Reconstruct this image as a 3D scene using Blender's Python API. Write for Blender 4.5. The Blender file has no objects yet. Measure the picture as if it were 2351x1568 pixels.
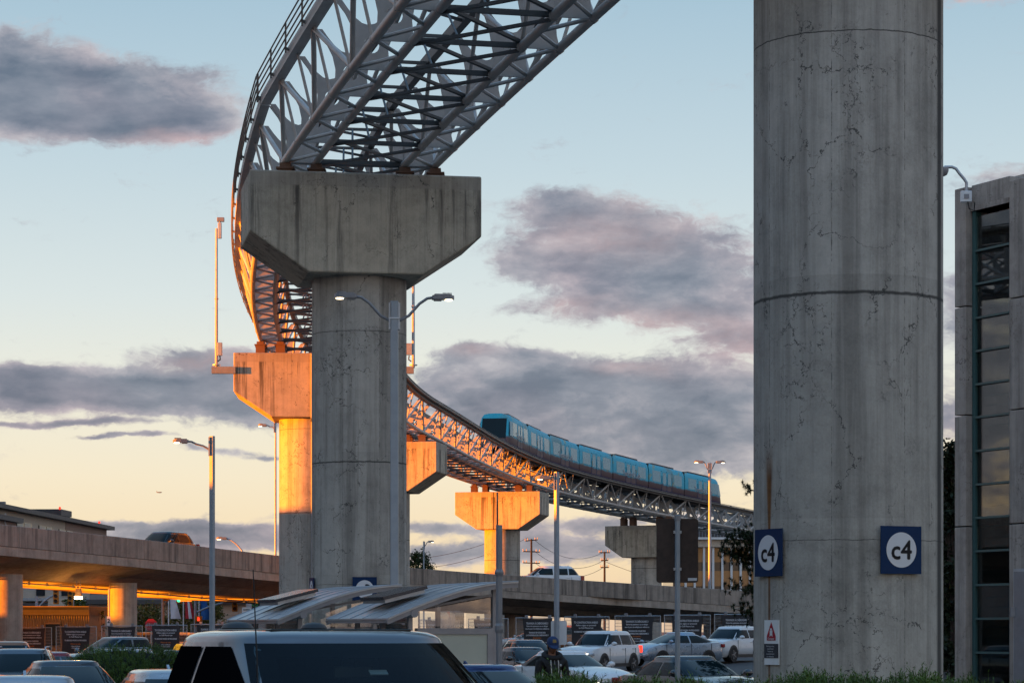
import bpy, bmesh, math, random
from mathutils import Vector, Matrix
from mathutils.geometry import tessellate_polygon
R_ = math.radians
rnd = random.Random(7)
SC = bpy.context.scene
COL = SC.collection
PI = math.pi

# ---------------------------------------------------------------- camera
EYE = 2.0            # eye height
FPX = 5900.0         # focal length in units of a 2351 px wide picture
HZ = 1450.0          # row of the horizon in that picture
cam = bpy.data.cameras.new('camera')
camo = bpy.data.objects.new('camera', cam); COL.objects.link(camo)
cam.sensor_width = 36.0
cam.lens = 36.0 * FPX / 2351.0
cam.shift_y = (HZ - 784.0) / 2351.0
cam.clip_start = 0.5; cam.clip_end = 9000
camo.location = (0, 0, EYE); camo.rotation_euler = (R_(90), 0, 0)
SC.camera = camo

# ---------------------------------------------------------------- exposure
SC.view_settings.view_transform = 'Standard'
try: SC.view_settings.look = 'None'
except Exception: pass
EXPO = 2.3
SC.view_settings.exposure = EXPO
SC.view_settings.gamma = 1.0
SC.cycles.use_denoising = True
SC.cycles.max_bounces = 6
SC.cycles.transparent_max_bounces = 12
SC.cycles.caustics_reflective = False
SC.cycles.caustics_refractive = False
SC.cycles.sample_clamp_indirect = 4.0

# ---------------------------------------------------------------- node helper
class NT:
    def __init__(s, tree): s.t = tree; s.l = tree.links
    def n(s, typ, ins=None, **props):
        nd = s.t.nodes.new(typ)
        for k, v in props.items(): setattr(nd, k, v)
        if ins:
            for k, v in ins.items(): s.set(nd, k, v)
        return nd
    def set(s, nd, k, v):
        sock = nd.inputs[k]
        if hasattr(v, 'node'): s.l.new(v, sock)
        else: sock.default_value = v
    def math(s, op, a, b=None, c=None, clamp=False):
        nd = s.t.nodes.new('ShaderNodeMath'); nd.operation = op; nd.use_clamp = clamp
        s.set(nd, 0, a)
        if b is not None: s.set(nd, 1, b)
        if c is not None: s.set(nd, 2, c)
        return nd.outputs[0]
    def vmath(s, op, a, b=None):
        nd = s.t.nodes.new('ShaderNodeVectorMath'); nd.operation = op
        s.set(nd, 0, a)
        if b is not None: s.set(nd, 1, b)
        return nd.outputs[1] if op in ('DOT_PRODUCT', 'LENGTH') else nd.outputs[0]
    def mix(s, f, a, b, blend='MIX'):
        nd = s.t.nodes.new('ShaderNodeMix'); nd.data_type = 'RGBA'; nd.blend_type = blend
        s.set(nd, 0, f); s.set(nd, 6, a); s.set(nd, 7, b)
        return nd.outputs[2]
    def ramp(s, f, stops, interp='LINEAR'):
        nd = s.t.nodes.new('ShaderNodeValToRGB'); cr = nd.color_ramp; cr.interpolation = interp
        while len(cr.elements) < len(stops): cr.elements.new(0.5)
        for e, (p, c) in zip(cr.elements, stops):
            e.position = p; e.color = c if len(c) == 4 else (*c, 1)
        s.set(nd, 0, f); return nd.outputs[0]
    def rng(s, v, a, b, c=0.0, d=1.0, interp='LINEAR'):
        nd = s.t.nodes.new('ShaderNodeMapRange'); nd.interpolation_type = interp; nd.clamp = True
        for i, x in enumerate((v, a, b, c, d)): s.set(nd, i, x)
        return nd.outputs[0]
    def noise(s, vec, scale, detail=4, rough=0.55, lac=2.0):
        nd = s.n('ShaderNodeTexNoise', {'Vector': vec, 'Scale': scale, 'Detail': detail, 'Roughness': rough, 'Lacunarity': lac})
        return nd.outputs[0]

def lin(r, g, b, k=1.0):
    f = lambda u: (u / 255 / 12.92) if u <= 10.3 else ((u / 255 + 0.055) / 1.055) ** 2.4
    return (f(r) * k, f(g) * k, f(b) * k, 1)

# ---------------------------------------------------------------- sun and sky
SUN_AZ = math.atan2(-0.97, -0.23)      # measured from +Y towards +X
SUN_EL = R_(1.6)
sun = bpy.data.lights.new('sun', 'SUN'); sun.energy = 4.8; sun.angle = R_(0.6)
sun.color = (1.0, 0.232, 0.0)
suno = bpy.data.objects.new('sun', sun); COL.objects.link(suno)
sd = Vector((math.sin(SUN_AZ) * math.cos(SUN_EL), math.cos(SUN_AZ) * math.cos(SUN_EL), math.sin(SUN_EL)))
suno.rotation_euler = sd.to_track_quat('Z', 'Y').to_euler()
suno.location = sd * 400

world = bpy.data.worlds.new('World'); SC.world = world; world.use_nodes = True
wt = NT(world.node_tree)
for nd in list(wt.t.nodes): wt.t.nodes.remove(nd)
tc = wt.n('ShaderNodeTexCoord').outputs['Generated']
sx = wt.n('ShaderNodeSeparateXYZ', {0: tc}).outputs
az = wt.math('ARCTAN2', sx[0], sx[1])
el = wt.math('ARCSINE', sx[2])
ae = wt.n('ShaderNodeCombineXYZ', {0: az, 1: el, 2: 0.0}).outputs[0]
# clear air: a physical sky blended with the evening colours of the photograph
sky = wt.n('ShaderNodeTexSky', sky_type='NISHITA', sun_disc=False, sun_elevation=SUN_EL,
           sun_rotation=SUN_AZ % (2 * PI), altitude=150, air_density=1.0, dust_density=1.5, ozone_density=1.5)
K = 1.0 / (2 ** EXPO * 0.12)           # display value -> colour in front of a Background of strength 0.12
grad = wt.ramp(wt.rng(el, -0.05, 0.95), [
    (0.0, lin(150, 125, 110, K)), (0.05, lin(246, 212, 180, K)), (0.075, lin(255, 230, 190, K)),
    (0.11, lin(253, 240, 213, K)), (0.145, lin(242, 241, 229, K)), (0.178, lin(224, 234, 235, K)),
    (0.228, lin(200, 219, 229, K)), (0.295, lin(168, 198, 217, K)), (0.55, lin(118, 160, 196, K)), (1.0, lin(78, 122, 172, K))])
toward = wt.math('COSINE', wt.math('SUBTRACT', az, SUN_AZ))
glow = wt.math('MULTIPLY', wt.rng(toward, 0.1, 1.0, 0, 1, 'SMOOTHSTEP'), wt.rng(el, 0.3, 0.0, 0, 1))
grad = wt.mix(glow, grad, wt.mix(1.0, grad, (1.9, 1.35, 0.8, 1), 'MULTIPLY'))
behind = wt.rng(wt.math('COSINE', az), 0.35, -0.5, 1.0, 3.1, 'SMOOTHSTEP')       # the open sky behind the photographer is brighter
behind = wt.math('MAXIMUM', behind, wt.rng(el, 0.35, 0.8, 1.0, 2.2))
grad = wt.mix(1.0, grad, wt.n('ShaderNodeCombineColor', {0: wt.math('MULTIPLY', behind, wt.rng(behind, 1.0, 2.0, 1.0, 1.16)), 1: wt.math('MULTIPLY', behind, wt.rng(behind, 1.0, 2.0, 1.0, 0.97)), 2: wt.math('MULTIPLY', behind, wt.rng(behind, 1.0, 2.0, 1.0, 0.83))}).outputs[0], 'MULTIPLY')
air = wt.mix(0.12, grad, sky.outputs[0])
# clouds: soft-edged banks at the azimuths and elevations where they hang
def pe(px, py): return (math.atan((px - 1175.5) / FPX), math.atan((HZ - py) / FPX))
CLOUDS = [  # px, py, half-width, half-height, weight
 (40, 195, 190, 85, .95), (180, 225, 170, 80, 1.), (330, 255, 160, 60, 1.), (460, 250, 90, 45, .6), (110, 290, 260, 50, .8), (420, 300, 120, 35, .5),
 (440, 180, 130, 26, .42), (30, 120, 70, 35, .4),
 (1300, 480, 130, 45, .8), (1450, 545, 240, 70, 1.), (1220, 620, 120, 45, .85), (1560, 650, 240, 80, 1.), (1690, 760, 160, 60, .8), (1400, 700, 200, 40, .6), (1180, 705, 80, 20, .35),
 (1070, 815, 110, 26, .9), (1240, 815, 90, 18, .7), (1330, 870, 330, 46, 1.), (1560, 920, 300, 80, 1.), (1120, 930, 260, 70, 1.), (1640, 1030, 240, 70, .9), (1380, 1000, 240, 50, .7),
 (430, 815, 150, 24, .75), (520, 880, 150, 55, 1.), (160, 885, 280, 40, 1.1), (370, 925, 300, 42, 1.1), (280, 890, 200, 34, .6), (600, 935, 120, 40, .8), (40, 870, 120, 30, .7),
 (150, 977, 175, 8, .9), (335, 1010, 60, 9, .9), (235, 1012, 65, 7, .8), (500, 1030, 120, 8, .6), (600, 1043, 60, 8, .7),
 (90, 1200, 190, 12, .9), (420, 1222, 270, 20, 1.1), (570, 1250, 160, 26, 1.), (370, 1256, 160, 10, .8), (250, 1203, 120, 8, .6),
 (1000, 1212, 140, 17, .9), (1040, 1275, 170, 34, .95), (1300, 1255, 180, 45, .95), (1330, 1200, 120, 16, .7), (1560, 1180, 200, 30, .5),
 (2260, 15, 130, 26, .55), (2270, 720, 140, 110, .9), (2320, 440, 110, 40, .6), (2230, 960, 110, 60, .7), (2250, 540, 70, 18, .4)]
n1 = wt.n('ShaderNodeTexNoise', {'Vector': wt.vmath('MULTIPLY', ae, (1.0, 1.9, 1)), 'Scale': 22.0, 'Detail': 7.0, 'Roughness': 0.56})
warp = wt.vmath('MULTIPLY', wt.vmath('SUBTRACT', n1.outputs['Color'], (0.5, 0.5, 0.5)), (0.036, 0.014, 0))
aw = wt.vmath('ADD', ae, warp)
acc = None
for px, py, hw, hh, wgt in CLOUDS:
    c = pe(px, py)
    q = wt.vmath('MULTIPLY', wt.vmath('SUBTRACT', aw, (c[0], c[1], 0)), (FPX / hw, FPX / hh, 0))
    e = wt.math('POWER', 0.32, wt.vmath('DOT_PRODUCT', q, q))
    acc = wt.math('MULTIPLY', e, wgt) if acc is None else wt.math('MULTIPLY_ADD', e, wgt, acc)
# the rest of the sky, away from the photograph's view, carries broken cloud too
elsewhere = wt.math('MULTIPLY', wt.noise(wt.vmath('MULTIPLY', ae, (1.0, 2.6, 1)), 3.2, 5), wt.rng(wt.math('ABSOLUTE', az), 0.22, 0.4, 0, 1.15))
acc = wt.math('ADD', acc, wt.math('MULTIPLY', elsewhere, wt.rng(el, 0.9, 0.5)))
fine = wt.noise(wt.vmath('MULTIPLY', aw, (1.0, 2.0, 1)), 75.0, 7, 0.62)
wisp = wt.noise(wt.vmath('MULTIPLY', wt.vmath('ADD', aw, wt.vmath('MULTIPLY', wt.vmath('SUBTRACT', wt.n('ShaderNodeTexNoise', {'Vector': aw, 'Scale': 90.0, 'Detail': 4.0}).outputs['Color'], (0.5, 0.5, 0.5)), (0.02, 0.01, 0))), (1.0, 1.7, 1)), 130.0, 6, 0.65)
nmix = wt.math('MULTIPLY_ADD', fine, 0.42, wt.math('MULTIPLY_ADD', wisp, 0.26, wt.math('MULTIPLY', n1.outputs[0], 0.32)))
dens = wt.math('ADD', acc, wt.math('MULTIPLY', wt.math('SUBTRACT', nmix, 0.5), 2.5))
cov = wt.rng(dens, 0.13, 0.66, 0, 1, 'SMOOTHSTEP')
thick = wt.rng(dens, 0.4, 1.35, 0, 1)
nblot = wt.noise(wt.vmath('MULTIPLY', ae, (1.0, 2.4, 1)), 34.0, 5, 0.55)
core = wt.ramp(wt.math('ADD', wt.math('MULTIPLY', thick, 0.55), wt.math('MULTIPLY', wt.rng(nblot, 0.34, 0.64), 0.45)), [
    (0.0, lin(200, 196, 200, K)), (0.35, lin(164, 164, 174, K)), (0.65, lin(132, 139, 154, K)), (1.0, lin(100, 113, 132, K))])
pinky = wt.rng(wt.noise(wt.vmath('MULTIPLY', ae, (1.0, 1.6, 1)), 13.0, 2), 0.45, 0.66)
core = wt.mix(wt.math('MULTIPLY', pinky, 0.5), core, wt.mix(1.0, core, (1.16, 0.93, 0.94, 1), 'MULTIPLY'))
pk = None
for px, py, hw, hh in ((1400, 550, 170, 60), (1500, 740, 150, 34), (1300, 705, 90, 18), (1700, 780, 120, 60), (1450, 842, 110, 20), (1080, 805, 60, 16), (1600, 470, 160, 26), (450, 830, 110, 24), (420, 322, 170, 18), (2260, 15, 140, 30)):
    c = pe(px, py)
    qq = wt.vmath('MULTIPLY', wt.vmath('SUBTRACT', aw, (c[0], c[1], 0)), (FPX / hw, FPX / hh, 0))
    e = wt.math('POWER', 0.3, wt.vmath('DOT_PRODUCT', qq, qq))
    pk = e if pk is None else wt.math('ADD', pk, e)
core = wt.mix(wt.math('MULTIPLY', pk, wt.rng(fine, 0.3, 0.65, 0.25, 0.85), clamp=True), core, wt.mix(0.35, wt.mix(1.0, core, (1.2, 0.96, 0.93, 1), 'MULTIPLY'), lin(206, 174, 170, K)))
core = wt.mix(wt.rng(el, 0.09, 0.0, 0, 0.35), core, wt.mix(1.0, core, (1.12, 0.98, 0.9, 1), 'MULTIPLY'))
skyc = wt.mix(wt.math('MULTIPLY', cov, 0.93), air, core)
bg = wt.n('ShaderNodeBackground', {'Color': skyc, 'Strength': 0.12})
wt.l.new(bg.outputs[0], wt.n('ShaderNodeOutputWorld').inputs[0])
world.cycles.sampling_method = 'MANUAL'; world.cycles.sample_map_resolution = 512
# ---------------------------------------------------------------- mesh helpers
Z = Vector((0, 0, 1))
def V(*a): return Vector(a)
def P(px, py, Y):                       # a point at depth Y that the photograph shows at (px, py)
    return Vector(((px - 1175.5) / FPX * Y, Y, EYE + (HZ - py) / FPX * Y))
def PX(px, Y): return (px - 1175.5) / FPX * Y
def PZ(py, Y): return EYE + (HZ - py) / FPX * Y
def sstep(a, b, x):
    t = min(1, max(0, (x - a) / (b - a))); return t * t * (3 - 2 * t)
def G(x, y):                            # ground height: the car park climbs gently to the fence
    return sstep(85, 128, y) * (0.66 + 0.017 * max(-40, min(40, x)))

class MB:
    def __init__(s): s.v = []; s.f = []
    def add(s, verts, faces):
        o = len(s.v); s.v += [tuple(p) for p in verts]; s.f += [tuple(i + o for i in f) for f in faces]; return s
    def box(s, c, d, rot=None, bev=0):
        c = Vector(c); x, y, z = d[0] / 2, d[1] / 2, d[2] / 2
        vs = [Vector((a * x, b * y, e * z)) for a in (-1, 1) for b in (-1, 1) for e in (-1, 1)]
        if rot is not None: vs = [rot @ p for p in vs]
        return s.add([p + c for p in vs], [(0, 1, 3, 2), (4, 6, 7, 5), (0, 4, 5, 1), (2, 3, 7, 6), (0, 2, 6, 4), (1, 5, 7, 3)])
    def tube(s, p, q, r, r2=None, n=8, caps=True):
        return s.path([p, q], [r, r if r2 is None else r2], n, caps)
    def path(s, pts, r, n=8, caps=True, closed=False):
        pts = [Vector(p) for p in pts]; m = len(pts)
        rs = r if isinstance(r, (list, tuple)) else [r] * m
        o = len(s.v); prev = None
        for i, p in enumerate(pts):
            t = (pts[min(i + 1, m - 1)] - pts[max(i - 1, 0)]).normalized()
            if prev is None:
                a = Vector((0, 0, 1)) if abs(t.z) < 0.95 else Vector((1, 0, 0))
                u = t.cross(a).normalized()
            else:
                u = (prev - t * prev.dot(t)).normalized()
            prev = u; w = t.cross(u)
            for k in range(n):
                a = 2 * PI * k / n
                s.v.append(tuple(p + (u * math.cos(a) + w * math.sin(a)) * rs[i]))
        for i in range(m - 1):
            for k in range(n):
                k2 = (k + 1) % n
                s.f.append((o + i * n + k, o + i * n + k2, o + (i + 1) * n + k2, o + (i + 1) * n + k))
        if caps:
            s.f.append(tuple(o + k for k in range(n))[::-1]); s.f.append(tuple(o + (m - 1) * n + k for k in range(n)))
        return s
    def bar(s, p, q, w, h, up=None):      # rectangular bar from p to q, w wide, h tall
        return s.sweep([p, q], [(-w / 2, -h / 2), (w / 2, -h / 2), (w / 2, h / 2), (-w / 2, h / 2)], up)
    def sweep(s, pts, prof, up=None, caps=True, closed_prof=True):   # profile (side, up) carried along pts
        pts = [Vector(p) for p in pts]; m = len(pts); n = len(prof); o = len(s.v); up = Vector(up) if up is not None else Z
        for i, p in enumerate(pts):
            t = (pts[min(i + 1, m - 1)] - pts[max(i - 1, 0)]).normalized()
            u0 = up if abs(t.dot(up)) < 0.98 else Vector((0, 1, 0))
            sd_ = t.cross(u0).normalized(); uu = sd_.cross(t)
            for a, b in prof: s.v.append(tuple(p + sd_ * a + uu * b))
        rng_ = range(n) if closed_prof else range(n - 1)
        for i in range(m - 1):
            for k in rng_:
                k2 = (k + 1) % n
                s.f.append((o + i * n + k, o + i * n + k2, o + (i + 1) * n + k2, o + (i + 1) * n + k))
        if caps and closed_prof:
            s.f.append(tuple(o + k for k in range(n))[::-1]); s.f.append(tuple(o + (m - 1) * n + k for k in range(n)))
        return s
    def grid(s, rows, flip=False, wrap=False):
        o = len(s.v); n = len(rows[0])
        for r in rows: s.v += [tuple(p) for p in r]
        for i in range(len(rows) - 1):
            for k in range(n if wrap else n - 1):
                k2 = (k + 1) % n
                f = (o + i * n + k, o + i * n + k2, o + (i + 1) * n + k2, o + (i + 1) * n + k)
                s.f.append(f[::-1] if flip else f)
        return s
    def prism(s, poly, fn, a, b, holes=()):   # polygon (with holes) extruded: fn(u, v, w) -> point
        loops = [list(poly)] + [list(h) for h in holes]
        flat = [p for l in loops for p in l]; o = len(s.v); n = len(flat)
        for w in (a, b): s.v += [tuple(fn(p[0], p[1], w)) for p in flat]
        if holes:
            tris = tessellate_polygon([[Vector((p[0], p[1], 0)) for p in l] for l in loops])
            for t in tris:
                s.f.append((o + t[0], o + t[1], o + t[2])); s.f.append((o + n + t[2], o + n + t[1], o + n + t[0]))
        else:
            s.f.append(tuple(o + i for i in range(n))[::-1]); s.f.append(tuple(o + n + i for i in range(n)))
        k = 0
        for l in loops:
            for i in range(len(l)):
                j = (i + 1) % len(l)
                s.f.append((o + k + i, o + k + j, o + n + k + j, o + n + k + i))
            k += len(l)
        return s
    def lathe(s, prof, n=24, c=(0, 0, 0), axis='Z', caps=True):
        rows = []
        for r, h in prof:
            row = []
            for k in range(n):
                a = 2 * PI * k / n; x, y = r * math.cos(a), r * math.sin(a)
                p = {'Z': (x, y, h), 'Y': (x, h, y), 'X': (h, x, y)}[axis]
                row.append(Vector(p) + Vector(c))
            rows.append(row)
        o = len(s.v); s.grid(rows, wrap=True)
        if caps:
            s.f.append(tuple(o + k for k in range(n))[::-1]); s.f.append(tuple(o + (len(rows) - 1) * n + k for k in range(n)))
        return s
    def ell(s, c, r, n=12, m=8, rot=None):
        rows = []
        for i in range(m + 1):
            th = PI * i / m; rows.append([])
            for k in range(n):
                a = 2 * PI * k / n
                p = Vector((r[0] * math.sin(th) * math.cos(a), r[1] * math.sin(th) * math.sin(a), r[2] * math.cos(th)))
                if rot is not None: p = rot @ p
                rows[-1].append(p + Vector(c))
        return s.grid(rows, wrap=True, flip=True)
    def mesh(s, name, m, smooth=None):
        me = bpy.data.meshes.new(name); me.from_pydata(s.v, [], s.f)
        bm = bmesh.new(); bm.from_mesh(me)
        if len(s.f) < 60000:
            bmesh.ops.recalc_face_normals(bm, faces=bm.faces)
        bm.to_mesh(me); bm.free()
        if m is not None: me.materials.append(m)
        if smooth is not None:
            me.polygons.foreach_set('use_smooth', [True] * len(me.polygons))
            if smooth < 170: me.set_sharp_from_angle(angle=R_(smooth))
        me.update(); return me
    def build(s, name, m, parent=None, smooth=None, bevel=0, label=None):
        o = bpy.data.objects.new(name, s.mesh(name, m, smooth)); COL.objects.link(o)
        if parent is not None: o.parent = parent
        if bevel:
            b = o.modifiers.new('bevel', 'BEVEL'); b.width = bevel; b.segments = 2; b.limit_method = 'ANGLE'; b.angle_limit = R_(35)
        if label: o['label'] = label
        return o

def tag(o, label, cat, group=None, kind=None):
    if label: o['label'] = label
    if cat: o['category'] = cat
    if group: o['group'] = group
    if kind: o['kind'] = kind
    return o
def thing(name, label, cat, loc=(0, 0, 0), rotz=0.0, group=None):
    o = bpy.data.objects.new(name, None); COL.objects.link(o); o.empty_display_size = 0.3
    o.location = loc; o.rotation_euler = (0, 0, rotz)
    return tag(o, label, cat, group)
def struct(name, mb, m, **k):
    o = mb.build(name, m, **k); o['kind'] = 'structure'; return o
def copy_tree(o, parent=None):
    c = o.copy(); COL.objects.link(c)
    if parent is not None: c.parent = parent
    for ch in list(o.children): copy_tree(ch, c)
    return c

_tx = {}
def text_geo(s, size=1.0, spacing=1.0):
    k = (s, spacing)
    if k not in _tx:
        cu = bpy.data.curves.new('lettering', 'FONT'); cu.body = s; cu.size = 1.0; cu.align_x = 'CENTER'; cu.align_y = 'CENTER'
        cu.resolution_u = 3; cu.space_character = spacing
        ob = bpy.data.objects.new('lettering', cu); COL.objects.link(ob)
        dg = bpy.context.evaluated_depsgraph_get(); dg.update()
        me = bpy.data.meshes.new_from_object(ob.evaluated_get(dg))
        _tx[k] = ([tuple(v.co) for v in me.vertices], [tuple(p.vertices) for p in me.polygons])
        bpy.data.objects.remove(ob); bpy.data.curves.remove(cu); bpy.data.meshes.remove(me)
    vs, fs = _tx[k]
    return [(x * size, y * size) for x, y, z in vs], fs
def write(mb, s, size, fn, width=None, spacing=1.0, bold=0.0):     # fn(u, v) -> point on the surface
    vs, fs = text_geo(s, size, spacing)
    k = 1.0
    if width:
        w = max(p[0] for p in vs) - min(p[0] for p in vs)
        k = width / w
    for d in ((0, 0),) if not bold else ((-bold, 0), (bold, 0), (0, bold), (0, -bold)):
        mb.add([fn(x * k + d[0], y + d[1]) for x, y in vs], fs)
    return mb

# ---------------------------------------------------------------- materials
def base_mat(name):
    m = bpy.data.materials.new(name); m.use_nodes = True
    t = NT(m.node_tree); b = m.node_tree.nodes['Principled BSDF']
    return m, t, b
def plain(name, col, rough=0.6, metal=0.0, spec=0.5, vary=0.12, scale=3.0, coat=0.0, emis=None, estr=0.0, bump=0.0):
    m, t, b = base_mat(name)
    c = (*col, 1) if len(col) == 3 else col
    co = t.n('ShaderNodeTexCoord').outputs['Object']
    if vary:
        nz = t.noise(co, scale, 6, 0.65)
        f = t.rng(nz, 0.3, 0.7, 1 - vary, 1 + vary)
        cc = t.mix(1.0, c, t.n('ShaderNodeCombineColor', {0: f, 1: f, 2: f}).outputs[0], 'MULTIPLY')
        t.set(b, 'Base Color', cc)
        t.set(b, 'Roughness', t.rng(t.noise(co, scale * 2.3, 4), 0.3, 0.7, max(0.02, rough * 0.85), min(1, rough * 1.15)))
        if bump:
            bp = t.n('ShaderNodeBump', {'Strength': bump, 'Distance': 0.01, 'Height': t.noise(co, scale * 8, 5)})
            t.set(b, 'Normal', bp.outputs[0])
    else:
        b.inputs['Base Color'].default_value = c; b.inputs['Roughness'].default_value = rough
    b.inputs['Metallic'].default_value = metal
    b.inputs['Specular IOR Level'].default_value = spec
    b.inputs['Coat Weight'].default_value = coat
    b.inputs['Coat Roughness'].default_value = 0.05
    if emis:
        b.inputs['Emission Color'].default_value = (*emis, 1); b.inputs['Emission Strength'].default_value = estr
    return m

def concrete(name, tint=(0.40, 0.385, 0.365), streak=0.5, crack=1.0, joints=(), band=None, rust=False, seam=None, formwork=False, crack_scale=0.75):
    m, t, b = base_mat(name)
    co = t.n('ShaderNodeTexCoord').outputs['Object']
    oi = t.n('ShaderNodeObjectInfo').outputs['Random']
    off = t.n('ShaderNodeCombineXYZ', {0: t.math('MULTIPLY', oi, 37.0), 1: t.math('MULTIPLY', oi, 11.0), 2: t.math('MULTIPLY', oi, 23.0)}).outputs[0]
    cv = t.vmath('ADD', co, off)
    xyz = t.n('ShaderNodeSeparateXYZ', {0: co}).outputs
    big = t.noise(cv, 0.45, 6, 0.6); mid = t.noise(cv, 2.6, 6, 0.65); fine = t.noise(cv, 24.0, 4, 0.7)
    f = t.math('ADD', t.math('MULTIPLY', big, 0.45), t.math('ADD', t.math('MULTIPLY', mid, 0.35), t.math('MULTIPLY', fine, 0.2)))
    a = tuple(c * 0.58 for c in tint); z = tuple(min(1, c * 1.30) for c in tint)
    col = t.ramp(f, [(0.32, (*a, 1)), (0.5, (*tint, 1)), (0.68, (*z, 1))])
    # run-off streaks down the face
    sv = t.vmath('MULTIPLY', cv, (2.2, 2.2, 0.09))
    st = t.noise(sv, 1.0, 6, 0.72)
    sv2 = t.vmath('MULTIPLY', cv, (9.0, 9.0, 0.16))
    st2 = t.noise(sv2, 1.0, 3, 0.6)
    sm = t.rng(st, 0.47, 0.64, 0, 1) if not band else t.rng(st, 0.505, 0.60, 0, 1)
    if band:
        ztop, fall = band
        sm = t.math('MULTIPLY', sm, t.rng(xyz[2], ztop - fall, ztop - 0.6, 0.40, 1.0))
        sm = t.math('MULTIPLY', sm, t.rng(xyz[2], ztop - 0.46, ztop - 0.40, 1.0, 0.25))
        col = t.mix(t.rng(xyz[2], ztop - 0.45, ztop - 0.43, 0, 0.5), col, (tint[0] * 0.72, tint[1] * 0.71, tint[2] * 0.75, 1))
    col = t.mix(t.math('MULTIPLY', sm, streak), col, (0.07, 0.062, 0.055, 1))
    col = t.mix(t.math('MULTIPLY', t.rng(st2, 0.52, 0.75), 0.35 * streak), col, (0.13, 0.115, 0.10, 1))
    col = t.mix(t.math('MULTIPLY', t.rng(st2, 0.42, 0.28), 0.28), col, (*tuple(min(1, c * 1.35) for c in tint), 1))
    # cracks
    if crack:
        wv = t.n('ShaderNodeTexNoise', {'Vector': cv, 'Scale': 3.0, 'Detail': 5.0, 'Roughness': 0.65})
        cw = t.vmath('ADD', cv, t.vmath('MULTIPLY', t.vmath('SUBTRACT', wv.outputs['Color'], (0.5, 0.5, 0.5)), (0.7, 0.7, 0.7)))
        vo = t.n('ShaderNodeTexVoronoi', {'Vector': t.vmath('MULTIPLY', cw, (1, 1, 0.8)), 'Scale': crack_scale}, feature='DISTANCE_TO_EDGE')
        w = t.math('MULTIPLY', t.rng(t.noise(cv, 7.0, 3, 0.7), 0.38, 0.72, 0.0, 0.024), crack)
        line = t.math('LESS_THAN', vo.outputs['Distance'], w)
        cl = t.math('MULTIPLY', line, t.rng(t.noise(cv, 0.8, 3), 0.45, 0.57))
        vo2 = t.n('ShaderNodeTexVoronoi', {'Vector': cw, 'Scale': crack_scale * 3.1}, feature='DISTANCE_TO_EDGE')
        c2_ = t.math('MULTIPLY', t.math('LESS_THAN', vo2.outputs['Distance'], t.rng(t.noise(cv, 11.0, 3, 0.7), 0.42, 0.72, 0.0, 0.040)), t.rng(t.noise(t.vmath('ADD', cv, (9.3, 2.1, 5.5)), 0.55, 3), 0.53, 0.60))
        cl = t.math('MAXIMUM', cl, c2_)
        spots = t.math('MULTIPLY', t.rng(t.noise(t.vmath('MULTIPLY', cv, (1, 1, .8)), 9.0, 6, 0.75), 0.615, 0.66), t.rng(t.noise(cv, 0.5, 3), 0.50, 0.62))
        col = t.mix(t.math('MULTIPLY', t.math('MAXIMUM', cl, t.math('MULTIPLY', spots, 0.8)), 0.8), col, (0.045, 0.043, 0.042, 1))
    if formwork:                                     # vertical joints of the round formwork
        an = t.math('MULTIPLY', t.math('ARCTAN2', xyz[0], t.math('MULTIPLY', xyz[1], -1)), 8 / (2 * PI))
        fr_ = t.math('FRACT', t.math('ADD', an, 1.878 + 8))
        dd = t.math('ABSOLUTE', t.math('SUBTRACT', fr_, 0.5))
        wj_ = t.rng(t.noise(t.vmath('MULTIPLY', cv, (1, 1, 2.5)), 2.2, 5, 0.75), 0.45, 0.75, 0.0, 0.010)
        col = t.mix(t.math('MULTIPLY', t.math('LESS_THAN', dd, wj_), 0.75), col, (0.05, 0.048, 0.046, 1))
        # one formwork panel is a shade off its neighbour
        pid = t.math('FLOOR', t.math('ADD', an, 1.878 + 8.5))
        lift = t.math('FLOOR', t.math('DIVIDE', xyz[2], 3.75))
        wn = t.n('ShaderNodeTexWhiteNoise', {'Vector': t.n('ShaderNodeCombineXYZ', {0: pid, 1: lift, 2: oi}).outputs[0]}).outputs[0]
        sh = t.rng(wn, 0, 1, 0.88, 1.10)
        col = t.mix(1.0, col, t.n('ShaderNodeCombineColor', {0: sh, 1: sh, 2: sh}).outputs[0], 'MULTIPLY')
    wob = t.math('MULTIPLY', t.math('SUBTRACT', t.noise(cv, 4.0, 4, 0.7), 0.5), 0.06)
    for zj, wj in joints:
        d = t.math('ABSOLUTE', t.math('SUBTRACT', t.math('ADD', xyz[2], wob), zj))
        col = t.mix(t.rng(d, wj * 0.5, wj * 1.4, 0.85, 0.0), col, (0.035, 0.034, 0.033, 1))
    if seam:
        sxx, syy, wz = seam
        dx = t.math('SUBTRACT', xyz[0], sxx); dy = t.math('SUBTRACT', xyz[1], syy)
        d = t.math('SQRT', t.math('ADD', t.math('MULTIPLY', dx, dx), t.math('MULTIPLY', dy, dy)))
        col = t.mix(t.rng(d, wz * 0.5, wz * 1.7, 0.88, 0.0, 'SMOOTHSTEP'), col, (0.03, 0.03, 0.03, 1))
    if rust:
        rx, ry, z0, z1 = rust
        dx = t.math('SUBTRACT', xyz[0], rx); dy = t.math('SUBTRACT', xyz[1], ry)
        d = t.math('SQRT', t.math('ADD', t.math('MULTIPLY', dx, dx), t.math('MULTIPLY', dy, dy)))
        wid = t.rng(xyz[2], z0, z1, 0.03, 0.10)
        k = t.math('MULTIPLY', t.rng(t.math('DIVIDE', d, wid), 0.5, 1.5, 0.95, 0, 'SMOOTHSTEP'), t.math('MULTIPLY', t.rng(xyz[2], z1 + 0.05, z1 - 0.5), t.rng(xyz[2], -1.0, z0, 0.45, 1.0)))
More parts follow.
